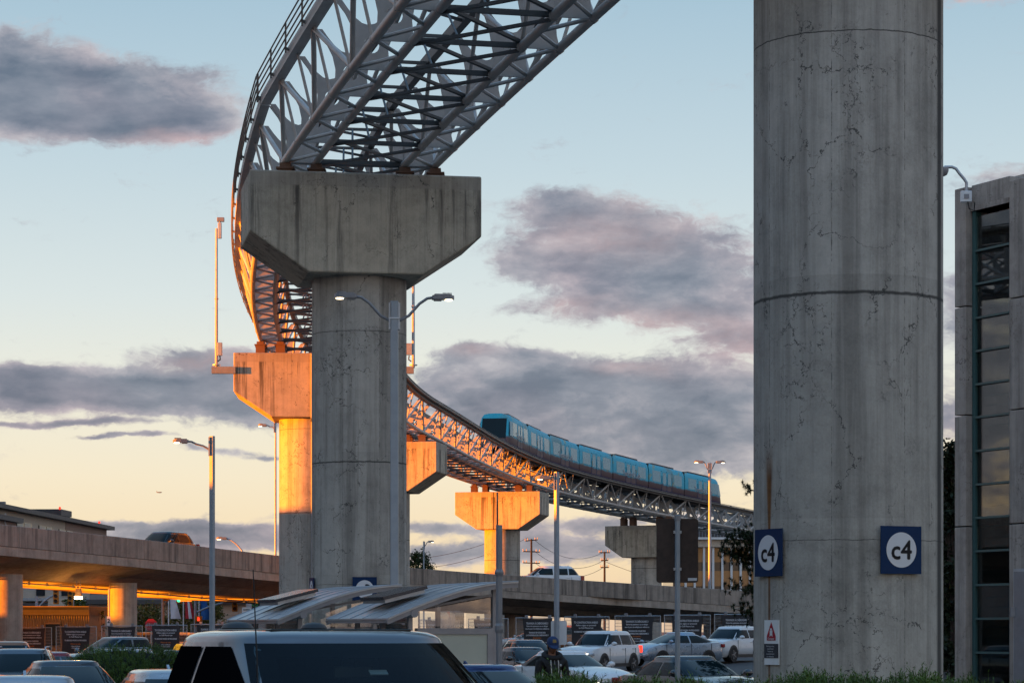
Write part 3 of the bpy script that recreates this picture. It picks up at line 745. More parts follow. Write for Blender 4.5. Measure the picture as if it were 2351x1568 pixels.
for i in range(7):
    sc_ = sf + CL / 2 + i * PITCH
    pa, pb = gpt(sc_ - 3, 1.95, 1.88), gpt(sc_ + 3, 1.95, 1.88)
    c = (pa + pb) / 2; fw = (pa - pb).normalized()
    car = bpy.data.objects.new('train_car', None); COL.objects.link(car); car.parent = train
    car.location = c - TR0; car.rotation_euler = Matrix((fw, Z.cross(fw).normalized(), fw.cross(Z.cross(fw).normalized()))).transposed().to_euler()
    nose = 1 if i == 0 else (-1 if i == 6 else 0)
    full = [(y, z) for y, z in SECT] + [(-y, z) for y, z in SECT[::-1]]
    def xend(z, e):                      # the cab ends lean back with height
        if nose == e: return e * (CL / 2 - 0.15 + 1.05 * (1 - z / 2.7))
        return e * CL / 2
    rows = []
    for f in (0, .03, .06, .12, .3, .5, .7, .88, .94, .97, 1):
        row = []
        for y, z in full:
            a, b = xend(z, -1), xend(z, 1); x = a + (b - a) * f
            w = 1.0
            if nose == 1: w = 1 - .16 * sstep(.86, 1, f) ** 2
            if nose == -1: w = 1 - .16 * sstep(.14, 0, f) ** 2
            row.append(V(x, y * w, z))
        rows.append(row)
    mb = MB().grid(rows); nn = len(full)
    mb.f.append(tuple(range(nn))); mb.f.append(tuple(len(rows) * nn - nn + k for k in range(nn)))
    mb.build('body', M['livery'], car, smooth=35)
    MB().box((-.3, 0, 2.74), (5.4, 1.5, .16)).build('roof_unit', M['train_dark'], car, bevel=.05)
    MB().box((0, 0, -.12), (5.6, 1.5, .3)).build('bogie', M['black'], car)
    if i < 6: MB().box((-CL / 2 - (PITCH - CL) / 2, 0, 1.3), (PITCH - CL + .02, 2.36, 2.5)).build('gangway', M['black'], car)
    for sd_ in (-1, 1):
        def pane(x0, x1, z0, z1, name, m, off=.012):
            g = []
            for z in (z0, (z0 + z1) / 2, z1): g.append([V(x0, sd_ * (ysec(z) + off), z), V(x1, sd_ * (ysec(z) + off), z)])
            return MB().grid(g).build(name, m, car)
        pane(1.6, 3.6, 1.02, 2.05, 'window', M['train_glass'])
        pane(-3.75, -1.75, 1.02, 2.05, 'window', M['train_glass'])
        for dx in (-.62, .62):
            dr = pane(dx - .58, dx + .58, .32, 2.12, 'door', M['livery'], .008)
            p_ = pane(dx - .40, dx + .40, .95, 2.0, 'door_window', M['train_glass'], .014); p_.parent = car
        for x in (-1.26, 0, 1.26): pane(x - .055, x + .055, .30, 2.15, 'door_edge', M['door_blue'], .016)
        if i in (0, 2, 4, 6):
            txt = 'Terminal Link' if i != 4 else 'Powered by clean transit'
            txt = 'Terminal Link'
            write(MB(), txt, .62, lambda a, b: V((a + .1) * -sd_ * -1 if sd_ > 0 else (a + .1), sd_ * (1.30 + .035), b + 1.12) if sd_ < 0 else V(-(a + .1), sd_ * 1.335, b + 1.12), width=4.4, bold=.012).build('lettering', M['letter_white'], car)
    if nose:
        e = nose
        wz = lambda y, z: V(xend(z, e) + e * .03 - e * .0, y * .86, z)
        MB().grid([[wz(y, z) for y in (-1.1, -.5, 0, .5, 1.1)] for z in (.75, 1.3, 1.8, 2.3)]).build('windscreen', M['carglass'] if e > 0 else M['train_glass'], car, smooth=60)
        MB().grid([[wz(y, z) + V(e * .01, 0, 0) for y in (-1.1, 0, 1.1)] for z in (.12, .4, .7)]).build('nose_skirt', M['train_dark'], car, smooth=60)
        for sd_ in (-1, 1):
            MB().add([V(xend(.95, e) - e * .25, sd_ * 1.24, .95), V(xend(2.1, e) - e * .12, sd_ * 1.17, 2.08), V(e * 3.75, sd_ * 1.27, 2.08), V(e * 3.75, sd_ * 1.325, .95)], [(0, 1, 2, 3)]).build('cab_window', M['train_glass'], car)
# ================================================================ OVERPASS
OV = []   # near parapet line, climbing to the left
for px, py, Y in ((-900, 1092, 104), (-300, 1166, 122), (-60, 1197, 131), (320, 1237, 145), (640, 1275, 158), (880, 1298, 171.5), (1070, 1313, 178), (1400, 1336, 181), (1730, 1357, 180), (2300, 1392, 177), (3200, 1440, 170)):
    OV.append(P(px, py, Y))
OVL = [0.0]
for a, b in zip(OV, OV[1:]): OVL.append(OVL[-1] + (b - a).length)
def ov(s):
    i = 0
    while i < len(OVL) - 2 and OVL[i + 1] < s: i += 1
    f = (s - OVL[i]) / (OVL[i + 1] - OVL[i])
    a = OV[i].lerp(OV[i + 1], f)
    def tan(k):
        d = OV[min(k + 1, len(OV) - 1)] - OV[max(k - 1, 0)]; return V(d.x, d.y, 0).normalized()
    t = tan(i).lerp(tan(i + 1), f).normalized()
    return a, t, V(-t.y, t.x, 0)           # point, along, away from the camera
def ov_s_at_px(px):
    lo, hi = 0, OVL[-1]
    for _ in range(50):
        m = (lo + hi) / 2; p = ov(m)[0]
        if p.x / p.y * FPX + 1175.5 < px: lo = m
        else: hi = m
    return lo
WD = 13.2
over = thing('overpass', 'long tan concrete road overpass crossing behind the piers', 'overpass', (0, 0, 0))
def ovsweep(prof, s0, s1, name, m, step=4.0, closed=True):
    n = max(1, int((s1 - s0) / step)); rows = []
    for k in range(n + 1):
        p, t, w = ov(s0 + (s1 - s0) * k / n)
        rows.append([p + w * a + Z * b for a, b in prof])
    mb = MB(); c = len(prof)
    mb.grid(rows, wrap=closed)
    mb.f.append(tuple(range(c))); mb.f.append(tuple(n * c + k for k in range(c)))
    return mb.build(name, m, over)
# girder: fascia, flared underside, sloping web, soffit, and the same beyond
ovsweep([(0.02, -1.12), (0.02, -1.60), (1.7, -2.02), (2.0, -2.08), (3.0, -2.52), (WD - 3.0, -2.52), (WD - 2.0, -2.08), (WD - 1.7, -2.02), (WD, -1.60), (WD, -1.12)], 0, OVL[-1], 'deck_girder', M['over'])
ovsweep([(0.42, -1.02), (WD - .42, -1.02), (WD - .42, -1.10), (0.42, -1.10)], 0, OVL[-1], 'roadway', M['asphalt'])
ovsweep([(WD - .34, 0), (WD - .02, 0), (WD - .02, -1.10), (WD - .42, -1.10)], 0, OVL[-1], 'parapet', M['parapet'])
s = 0.0; rr = random.Random(3)
while s < OVL[-1] - 4:
    e = s + rr.choice((3.0, 3.4, 4.6, 5.2))
    ovsweep([(0.0, -.02), (.03, 0), (.28, 0), (.38, -1.10), (0.0, -1.10)], s + .012, min(e, OVL[-1]) - .012, 'parapet', M['parapet'], step=6)
    s = e
for px in (18, 283, 775, 1183, 1640, -470):
    s_ = ov_s_at_px(px); p, t, w = ov(s_); c = p + w * (WD / 2)
    c = V((px - 1175.5) / FPX * c.y, c.y, c.z)
    MB().lathe([(.78, G(c.x, c.y) - .3), (.78, p.z - 2.50)], 40, (c.x, c.y, 0)).build('pillar', M['over'], over, smooth=40)
# under the deck: a conduit, added fill lights for the soffit, two hanging floodlights
cond = MB()
sA, sB = ov_s_at_px(-330), ov_s_at_px(760)
cond.path([ov(sA + (sB - sA) * k / 24)[0] + ov(sA + (sB - sA) * k / 24)[2] * 4.2 + Z * -2.68 for k in range(25)], .05, 6)
for k in range(30):
    p, t, w = ov(sA + (sB - sA) * (k + rr.random() * .5) / 30); cond.box(p + w * 4.2 - Z * 2.66, (.12, .12, .2))
cond.build('conduit', M['galv'], over)
def light_area(name, loc, sx, sy, power, col, up=True, rz=0.0):
    l = bpy.data.lights.new(name, 'AREA'); l.shape = 'RECTANGLE'; l.size = sx; l.size_y = sy; l.energy = power; l.color = col
    o = bpy.data.objects.new(name, l); COL.objects.link(o); o.location = loc
    o.rotation_euler = (PI if up else 0, 0, rz); return o
nl = 9
for k in range(nl):
    a_, b_2 = sA + (sB - sA) * k / nl, sA + (sB - sA) * (k + 1) / nl
    p, t, w = ov((a_ + b_2) / 2)
    lo = light_area('soffit_fill', p + w * 7.4 - Z * 3.0, (b_2 - a_) * .98, 4.6, 75, (1.0, .25, .006), True, -math.atan2(t.y, t.x)); lo.parent = over  # added upward light without a fitting, washes the soffit orange
for px, py in ((8, 1358), (180, 1368)):
    s_ = ov_s_at_px(px); p, t, w = ov(s_); Y = p.y + 3.4
    c = P(px, py, Y); zt = p.z - 2.52
    root = thing('floodlight', 'lit sodium floodlight hanging at the left edge of frame under the overpass' if px < 90 else 'lit sodium floodlight hanging under the overpass right of the left-edge pillar', 'floodlight', c, 0, 'floodlights under the overpass')
    MB().prism([(-.13, .42), (.13, .42), (.19, .0), (-.19, .0)], lambda a, b, w_: V(a, w_, b), -.16, .2).build('housing', M['galv_dark'], root)
    MB().box((0, 0, -.09), (.40, .36, .16)).build('lens', M['lens_hot'], root, bevel=.03)
    mb = MB()
    for a in (-.1, .1): mb.tube(V(a, 0, .4), V(a, 0, zt - c.z), .025, n=6)
    mb.build('hanger', M['galv_dark'], root)
    pl = bpy.data.lights.new('floodlight_glow', 'POINT'); pl.energy = 34; pl.color = (1.0, .42, .07); pl.shadow_soft_size = .2
    po = bpy.data.objects.new('floodlight_glow', pl); COL.objects.link(po); po.parent = root; po.location = (0, -.1, -.3)

# ================================================================ BUILDINGS
def bbox(name, c, d, m, parent, rot=None): return MB().box(c, d, rot).build(name, m, parent)
M['bld_dark'] = plain('dark building cladding', (0.075, 0.07, 0.072), 0.6)
# added unseen blocks left of the view, there to keep the evening sun off
def block(name, label, boxes, m):
    b = thing(name, label, 'building', (0, 0, 0), 0, 'added shade blocks beside the forecourt')
    for (x0, x1, y0, y1, z0, z1) in boxes:
        MB().box(((x0 + x1) / 2, (y0 + y1) / 2, (z0 + z1) / 2), (x1 - x0, y1 - y0, z1 - z0)).build('wall', m, b)
        MB().box(((x0 + x1) / 2, (y0 + y1) / 2, z1 + .3), (x1 - x0 + 1, y1 - y0 + 1, .6)).build('roof', M['bld_dark'], b)
        for k in range(int((z1 - z0) / 4)):
            MB().box((x1 + .02, (y0 + y1) / 2, z0 + 2.2 + 4 * k), (.1, y1 - y0 - 1.5, 1.7)).build('window', M['carglass'], b)
    return b
M['shade_block'] = concrete('garage concrete', (0.36, 0.34, 0.32), 0.4, 0)
block('tall_shade_block', 'tall unseen concrete block added left of the forecourt to cast shade', [(-120, -60, -60, 71.5, -.2, 34)], M['shade_block'])  # unseen block added to shade the near piers and forecourt
block('stepped_shade_block', 'added low unseen garage out of frame beyond the tall terminal block', [(-76, -58, 72.5, 94.5, -.2, 8.6), (-76, -58, 95.1, 103, -.2, 6.4), (-76, -58, 103.6, 123, -.2, 8.6)], M['shade_block'])  # unseen, its roof steps shaped to let sun strike one lamp pole
block('low_shade_block', 'low unseen block added to cast shade left of the overpass', [(-150, -66, 123.6, 160, -.2, 3.4), (-110, -68, 160.5, 200, -.2, 8.0)], M['shade_block'])  # unseen low blocks added to shade the fence, flags and hall
block('jettied_shade_block', 'unseen block with jettied top added to cast shade beyond the overpass', [(-140, -62, 206.0, 300, -.2, 27), (-72, -62, 172, 205.5, 17.8, 27)], M['shade_block'])  # jetty added so shade falls on the train but not the truss

# hotel behind the overpass on the left
M['hotel_brown'] = plain('pinkish brown stucco', (0.33, 0.225, 0.185), 0.8, vary=.08)
M['hotel_beige'] = plain('beige stucco', (0.54, 0.45, 0.36), 0.8, vary=.08)
M['blind'] = plain('white window blind', (0.58, 0.52, 0.42), 0.6, vary=.05)
M['win_dark'] = plain('dark window', (0.02, 0.025, 0.03), 0.1, vary=0)
hotel = thing('hotel', 'pink-brown hotel roofline with white blinds above the overpass', 'building', (0, 0, 0))
A, B = P(-150, 1400, 240), P(244, 1400, 320)
hd = V(B.x - A.x, B.y - A.y, 0); HL = hd.length; hd.normalize(); hn = V(hd.y, -hd.x, 0)
def hp(a, w, z): return V(A.x, A.y, 0) + hd * a + hn * w + Z * z
def hbox(a0, a1, w0, w1, z0, z1):
    return MB().add([hp(a, w, z) for a in (a0, a1) for w in (w0, w1) for z in (z0, z1)], [(0, 1, 3, 2), (4, 6, 7, 5), (0, 4, 5, 1), (2, 3, 7, 6), (0, 2, 6, 4), (1, 5, 7, 3)])
def hs(px):                              # distance along the facade for a picture column
    k = (px - 1175.5) / FPX
    return (k * A.y - A.x) / (hd.x - k * hd.y)
ztop = PZ(1222, 320) + .3
xm = hs(150)
hbox(0, xm, -18, 0, 0, ztop).build('wall', M['hotel_beige'], hotel)
hbox(xm + .01, HL, -18, .05, 0, ztop).build('wall', M['hotel_brown'], hotel)
hbox(-1, HL + .9, -19, .9, ztop, ztop + .45).build('roof', M['bld_dark'], hotel)
hbox(-2, hs(27), -17, .5, 0, PZ(1180, 250)).build('wall', M['hotel_brown'], hotel)
hbox(-3, hs(31), -18, 1.1, PZ(1180, 250), PZ(1168, 250)).build('roof', M['bld_dark'], hotel)
hbox(hs(112), hs(180), -9, -2, ztop + .55, ztop + 1.0).build('plant_room', M['bld_dark'], hotel)
hbox(hs(160), hs(184), -9, -1, ztop + .9, ztop + 1.6).build('plant_room', M['bld_dark'], hotel)
for px0, px1 in ((1, 15), (37, 52), (54, 69), (88, 103), (105, 117), (134, 149), (152, 165), (186, 199), (202, 214), (226, 239)):
    a0, a1 = hs(px0), hs(px1)
    for fl in range(3):
        zt_ = ztop - .95 - 3.2 * fl
        f = hbox(a0 - .1, a1 + .25, .05, .10, zt_ - 1.5, zt_).build('window', M['win_dark'], hotel)
        hbox(a0, a1 - .15, .10, .13, zt_ - 1.45, zt_ - .03).build('blind', M['blind'], f)
for px, top in ((51, 1160), (69, 1163)):
    q = hp(hs(px), -3, 0)
    r_ = thing('roof_antenna', 'whip antenna with box on the hotel roof' if px < 60 else 'plain whip antenna on the hotel roof', 'antenna', (q.x, q.y, ztop + .55), 0, 'roof antennas')
    MB().tube(V(0, 0, 0), V(0, 0, PZ(top, q.y) - ztop - .55), .07, .05).build('mast', M['bld_dark'], r_)
    MB().box((0, 0, .45), (.6, .5, .9)).build('base_box', M['galv_dark'], r_)
    if px < 60: MB().box((-.45, 0, 2.1), (.45, .4, 1.1)).build('equipment_box', M['galv_dark'], r_)
for px, up in ((157, .45), (246, .5)):
    q = hp(hs(px), -1, ztop + .55 + (.7 if px < 200 else 0))
    r_ = thing('obstruction_light', 'red obstruction light on the hotel plant room' if px < 200 else 'red obstruction light at the end of the hotel roof', 'light', q, 0, 'obstruction lights')
    MB().tube(V(0, 0, -.1), V(0, 0, .3), .06).build('stem', M['bld_dark'], r_)
    MB().ell((0, 0, .42), (.14, .14, .19), 10, 6).build('lamp', M['red_on'], r_)
write(MB(), 'S', 2.8, lambda a, b: hp(hs(0) + a * 1.0, .56, PZ(1186, 248) + b), bold=.08).build('lettering', M['letter_white'], hotel)

# beige hall and dark-roofed hall seen under the overpass
hall = thing('beige_hall', 'beige hall with dark roof bands seen under the overpass', 'building', (0, 0, 0))
Yh = 232
def wbox(px0, px1, y0, y1, Y, dep, name, m, root, dy=0):
    return MB().box(((PX(px0, Y) + PX(px1, Y)) / 2, Y + dep / 2 + dy, (PZ(y0, Y) + PZ(y1, Y)) / 2), (PX(px1, Y) - PX(px0, Y), dep, abs(PZ(y1, Y) - PZ(y0, Y)))).build(name, m, root)
M['beige'] = plain('beige panels', (0.42, 0.31, 0.24), 0.8, vary=.05)
wbox(205, 830, 1386, 1470, Yh, 12, 'wall', M['beige'], hall)
wbox(200, 835, 1376, 1386.5, Yh, 13, 'roof', M['bld_dark'], hall, -.5)
wbox(205, 830, 1364, 1376, Yh, 12, 'fascia', M['galv_dark'], hall, .2)
wbox(205, 830, 1350, 1364, Yh, 12, 'parapet', M['bld_dark'], hall, .4)
for px in range(300, 820, 62): wbox(px, px + .7, 1387, 1469, Yh, .1, 'panel_joint', M['hotel_brown'], hall, -.04)
wbox(205, 830, 1411, 1411.5, Yh, .1, 'panel_joint', M['hotel_brown'], hall, -.05)
off = thing('office_block', 'pale office block with dark windows at the left edge under the overpass', 'building', (0, 0, 0))
wbox(48, 205, 1335, 1384, 240, 12, 'wall', M['hotel_beige'], off); wbox(48, 205, 1384, 1470, 239, 12, 'wall', M['bld_dark'], off); wbox(48, 205, 1372, 1379, 239, 12, 'ledge', M['galv'], off)
for px in (83, 141, 158): wbox(px, px + 20, 1352, 1367, 239.9, .2, 'window', M['win_dark'], off)
wbox(110, 178, 1373, 1391, 216, 1.5, 'canopy', M['hotel_beige'], off)

# ticket booth with corrugated walls behind the fence
M['corr'] = plain('tan corrugated wall', (0.25, 0.20, 0.15), 0.7, vary=.06)
booth = thing('booth', 'low tan booth with dark banded flat roof under the overpass', 'building', (0, 0, 0))
Yb = 148.5
bx0, bx1 = PX(-130, Yb), PX(204, Yb); n = 120
prof = [(bx0 + (bx1 - bx0) * k / n, Yb + (.05 if k % 2 else 0)) for k in range(n + 1)]
MB().grid([[V(x, y, z) for x, y in prof] for z in (0, PZ(1412, Yb))]).add([V(bx1, Yb, 0), V(bx1, Yb + 6, 0), V(bx1, Yb + 6, PZ(1412, Yb)), V(bx1, Yb, PZ(1412, Yb))], [(0, 1, 2, 3)]).build('wall', M['corr'], booth)
for k, (y0, y1, o) in enumerate(((1393, 1399, 0), (1399, 1404, .08), (1404, 1412, .16))):
    wbox(-132, 207, y0, y1, Yb, 7, 'roof_band', M['bld_dark'] if k != 0 else M['trim'], booth, -.5 + o)
wbox(-132, 207, 1391, 1393, Yb, 7, 'roof', M['corr'], booth, -.45)
wbox(106, 138, 1431, 1480, Yb, .2, 'doorway', M['win_dark'], booth, -.1)
wbox(104, 140, 1428, 1432, Yb, .3, 'door_hood', M['corr'], booth, -.25)

# modern glass building with white fins on the far right
glassb = thing('office_building', 'glass office building with white vertical fins beyond the overpass', 'building', (0, 0, 0))
Yg = 300
M['amberglass'] = plain('bronze lit office glass', (0.14, 0.09, 0.055), 0.15, vary=.5, scale=.35, emis=(1.0, .5, .15), estr=.012)
wbox(1545, 1990, 1252, 1420, Yg, 20, 'wall', M['win_dark'], glassb)
wbox(1540, 1995, 1238, 1256, Yg, 21, 'fascia', M['hotel_beige'], glassb, -1.2)
wbox(1540, 1995, 1234, 1239, Yg, 21, 'roof', M['white'], glassb, -1.6)
wbox(1570, 1990, 1196, 1234, Yg, 15, 'plant_room', M['bld_dark'], glassb, 1.5)
for px in range(1572, 1990, 7): wbox(px, px + .9, 1197, 1233, Yg, .3, 'louvre', M['galv_dark'], glassb, 1.3)
k = 0
for px in range(1552, 1980, 21):
    wbox(px + 1, px + 20, 1258, 1290, Yg, .1, 'window', M['amberglass'], glassb, -.15)
    wbox(px + 1, px + 20, 1310, 1345, Yg, .1, 'window', M['amberglass'], glassb, -.15)
    wbox(px - 2.4, px + 2.4, 1244, 1420, Yg, .5, 'fin', M['white'], glassb, -1.0)

# ================================================================ GLAZED STAIR TOWER (right edge)
tower = thing('stair_tower', 'concrete stair tower with a tall green-framed glass strip at the right edge', 'building', (0, 0, 0))
TA = P(2236, 1450, 84.0); ang = R_(64)
td = V(math.cos(ang), -math.sin(ang), 0); tn = V(-td.y * -1, 0, 0)
tn = V(-math.sin(ang), -math.cos(ang), 0)          # outward, towards the camera's left
def tp(a, w, z): return V(TA.x, TA.y, 0) + td * a + tn * w + Z * z
def ts(px):
    k = (px - 1175.5) / FPX
    return (k * TA.y - TA.x) / (td.x - k * td.y)
def tbox(a0, a1, w0, w1, z0, z1):
    return MB().add([tp(a, w, z) for a in (a0, a1) for w in (w0, w1) for z in (z0, z1)], [(0, 1, 3, 2), (4, 6, 7, 5), (0, 4, 5, 1), (2, 3, 7, 6), (0, 2, 6, 4), (1, 5, 7, 3)])
a1 = ts(2323.5); zt = PZ(437, 84.5)
for z0, z1 in ((0, 5.42), (5.45, 9.05), (9.08, 12.6), (12.63, zt)):
    tbox(-.62, -.01, -.9, .32, z0 + .01, z1).build('pier', M['tower'], tower, bevel=.02)
    tbox(a1 + .01, a1 + 3.2, -.9, .12, z0 + .01, z1 if z1 < zt else zt - .12).build('pier', M['tower'], tower, bevel=.02)
zl = PZ(487, 84)
tbox(0, a1, -.6, .10, zl, zl + .85).build('lintel', M['tower'], tower, bevel=.02)
tbox(0, a1, -.6, .14, zl, zl + .16).build('lintel', M['tower'], tower)
tbox(-.6, a1 + 3.2, -6, -.62, zt - .1, zt + .2).build('roof', M['tower'], tower)
tbox(-.6, -.32, -6, -.92, 0, zt - .13).build('wall', M['tower'], tower)
tbox(-.3, a1 + 3.2, -6, -2.6, 0, zt - .12).build('wall', M['tower'], tower)
M['green_frame'] = plain('dark green window frame', (0.045, 0.115, 0.115), 0.4, vary=.08)
M['tower_glass'] = glassy('tower pane', (0.45, 0.50, 0.51), 0.05, refl=.40)
M['tower_in'] = plain('pale stair landing', (0.42, 0.40, 0.35), 0.7)
M['rail_blue'] = plain('pale blue handrail', (0.34, 0.42, 0.45), 0.4, .3)
step = 3.33 / 2
tbox(0.02, .19, -.16, .08, 0, zl - .01).build('frame', M['green_frame'], tower)
zs = []
z = zl - .12
per = (788 - 558) / FPX * 83
rows = [487, 571, 697, 822, 875 + 0, 1007, 1113, 1190, 1274, 1362, 1425, 1500]
rows = [487, 567, 648, 730, 812, 888, 968, 1042, 1118, 1195, 1274, 1352, 1428, 1505, 1585]
rows = [(560 + v / 1.568) / 1.6333 for v in (395, 605, 800, 998, 1192, 1387, 1580)] + [(1560 + v / 1.568) / 1.6333 for v in (208, 405, 600, 795, 993, 1190, 1388)] + [1590]
for k, y in enumerate(rows):
    zz = PZ(y, 84)
    if k: tbox(.19, a1 - .02, -.05, .11, zz - .035, zz + .035).build('mullion', M['green_frame'], tower)
    if k < len(rows) - 1:
        z2 = PZ(rows[k + 1], 84)
        tbox(.2, a1 - .02, -.02, .0, z2 + .036, zz - .036).build('pane', M['tower_glass'], tower)
for k in (4, 7, 10, 13):                        # landings with their balustrades behind the glass
    zz = PZ(rows[k], 84) + .08
    tbox(.25, a1 + 2.5, -2.5, -.25, zz, zz + .42).build('landing', M['tower_in'], tower)
    mb = MB()
    for h in (.75, 1.05, 1.40, 1.72): mb.tube(tp(.25, -.3, zz + h), tp(a1 + .5, -.3, zz + h), .022, n=6)
    for a in (.72 * a1, a1 + .45): mb.tube(tp(a, -.3, zz + .4), tp(a, -.3, zz + 1.75), .025, n=6)
    mb.build('balustrade', M['rail_blue'], tower)
tbox(ts(2337), ts(2337) + 1.0, .12, .18, .15, PZ(1302, 80)).build('door_frame', M['galv'], tower)
dr = tbox(ts(2340), ts(2340) + .92, .18, .21, .15, PZ(1309, 80)).build('door', M['galv_dark'], tower)
MB().box(tp(ts(2336) + .05, .22, PZ(1403, 80)), (.16, .16, .3)).build('lock_box', M['galv_dark'], tower)
# camera arm and junction box on the tower top
cr_ = P(2219, 437, 83.6)
camr = thing('security_camera', 'dome security camera on a curved arm at the tower top', 'camera', cr_)
pts = [P(2219, y, 83.6) - cr_ for y in (455, 436, 420)] + [P(x, y, 83.6) - cr_ for x, y in ((2214, 412), (2203, 399), (2195, 388), (2186, 384), (2168, 384))]
MB().path(pts, .05, 8).build('arm', M['galv'], camr, smooth=60)
q = P(2166, 392, 83.6) - cr_
MB().lathe([(.06, .14), (.17, .10), (.17, 0), (.12, -.12), (.03, -.17)], 14, q - Z * .02).build('dome', M['galv_dark'], camr, smooth=50)
jb = thing('junction_box', 'white junction box below the camera arm on the tower', 'electrical box', P(2218, 452, 83.3))
MB().box((0, 0, 0), (.36, .16, .36)).build('case', M['white'], jb, bevel=.02)
MB().box((0, -.09, 0), (.16, .03, .14)).build('cover', M['galv_dark'], jb)
MB().path([V(.05, -.02, -.16), V(.1, -.02, -.4), V(.26, 0, -.45), V(.28, 0, -.2)], .02).build('cable', M['black'], jb)
# ================================================================ LAMP POSTS
M['pole'] = plain('pale blue-grey lamp pole', (0.30, 0.345, 0.39), 0.42, 0.15, vary=.08)
def led_head(parent, c, d, L=.62, w=.3, lens='lens'):
    """flat cobra head: c = where the arm enters, d = horizontal direction outwards"""
    d = Vector(d).normalized(); sdw = V(-d.y, d.x, 0); n = 10
    out = [(0, -.45), (.08, -.5), (.5, -.5), (.8, -.46), (.95, -.32), (1.0, 0), (.95, .32), (.8, .46), (.5, .5), (.08, .5), (0, .45)]
    fn = lambda u, v, h: c + d * (u * L) + sdw * (v * w) + Z * h
    mb = MB().prism(out, fn, -.05, .06)
    mb.prism([(.1 + (u * .8), v * .8) for u, v in out], fn, .06, .10)
    for k in range(7): mb.box(c + d * (L * (.5 + .06 * k)) + Z * .115, (.012, .012, .04) if abs(d.x) > 2 else (.02, w * .7, .04))
    h = mb.build('lamp_head', M['galv_dark'], parent)
    k = 16
    MB().prism([(.75 + .17 * math.cos(2 * PI * j / k), .34 * math.sin(2 * PI * j / k)) for j in range(k)], fn, -.075, -.049).build('lens', M[lens], h)
    MB().prism([(.08, -.36), (.42, -.36), (.42, .36), (.08, .36)], fn, -.085, -.05).build('driver_box', M['galv_dark'], h)
    return h
def lamp_post(name, label, px, Y, ytop, heads, rad=.11, square=False, arm=1.25, rise=.28, lens='lens', hl=.62, base=None, turn=0.0):
    x = PX(px, Y); z0 = G(x, Y) if base is None else base; zt = PZ(ytop, Y)
    root = thing(name, label, 'lamp post', (x, Y, z0), 0, 'lamp posts'); H = zt - z0
    mb = MB()
    if square:
        oc = [(-rad * .95, -rad * .75), (-rad * .75, -rad * .95), (rad * .75, -rad * .95), (rad * .95, -rad * .75), (rad * .95, rad * .75), (rad * .75, rad * .95), (-rad * .75, rad * .95), (-rad * .95, rad * .75)]
        ca, sa = (math.cos(turn), math.sin(turn)); mb.prism([(a * ca - b * sa, a * sa + b * ca) for a, b in oc], lambda u, v, w: V(u, v, w), -.1, H)
    else: mb.tube(V(0, 0, -.1), V(0, 0, H), rad * 1.15, rad * .85, 14)
    mb.build('pole', M['pole'], root, smooth=30)
    if base is None: MB().box((0, 0, .02), (rad * 4, rad * 4, .06)).build('base_plate', M['galv_dark'], root)
    for ang in heads:
        d = V(math.cos(ang), math.sin(ang), 0)
        pts = [V(0, 0, H - .55) + d * rad, V(0, 0, H - .40) + d * (rad + arm * .3), V(0, 0, H - .55 + rise * 1.45) + d * (rad + arm * .62), V(0, 0, H - .5 + rise * 1.75) + d * (rad + arm * .85), V(0, 0, H - .5 + rise * 1.82) + d * (rad + arm)]
        MB().path(pts, .04, 8).build('arm', M['galv_dark'], root, smooth=60)
        MB().box(V(0, 0, H - .42) + d * (rad + .015), (.05 if abs(d.x) > .7 else .22, .22 if abs(d.x) > .7 else .05, .75)).build('bracket', M['galv'], root)
        led_head(root, pts[-1], d, hl, hl * .5, lens)
    if len(heads) > 1: MB().box((0, 0, H - .48), (rad * 2.5, rad * 2.2, .035)).build('strap', M['white'], root)
    return root
lamp_post('twin_lamp_post', 'tall square twin-arm lamp post with both lamps lit before the big grey pier', 905.5, 72, 692, (PI * 1.04, PI * .04), .115, True, arm=.95, rise=.34)
lamp_post('lamp_post', 'single-arm lamp post with orange lit top left of the orange pier', 487, 103, 1001, (PI * 1.06,), .095, True, arm=.85, rise=.15, turn=1.15)
lamp_post('lamp_post', 'very thin lamp post behind the overpass beside the orange pier', 632.5, 176, 966, (PI * 1.02,), .075, False, arm=.5, rise=.1)
lamp_post('lamp_post', 'single-arm lamp post with glowing yellow pole in front of the bright yellow pier truss', 1278, 112, 1083, (PI * 1.05,), .095, True, arm=.18, rise=.12, turn=.75)
lamp_post('twin_lamp_post', 'distant twin-arm lamp post standing in front of the last train cars', 1629.5, 197, 1062, (PI * 1.03, PI * .03), .12, False, arm=.35, rise=.3, hl=.75)
lamp_post('lamp_post', 'small far lamp post beside the bushy tree above the overpass', 973, 262, 1242, (PI * .06,), .085, False, arm=.35, rise=.25)
# road lamps standing on the overpass
def road_lamp(px, Y, pts, label):
    b = P(pts[0][0], pts[0][1], Y)
    root = thing('road_lamp', label, 'lamp post', b, 0, 'road lamps on the overpass')
    q = [P(x, y, Y) - b for x, y in pts]
    MB().path([q[0] - Z * 1.2] + q, .06, 8).build('pole', M['galv'], root, smooth=60)
    led_head(root, q[-1], V(-1, -.1, 0), .75, .34)
road_lamp(555, 171, [(556, 1264), (548, 1254), (540, 1246), (530, 1239), (522, 1236)], 'curved road lamp on the overpass right of the orange van')
road_lamp(190, 155, [(196, 1252), (197, 1246), (199, 1243), (202, 1242)], 'lit road lamp head peeping over the overpass before the hotel')

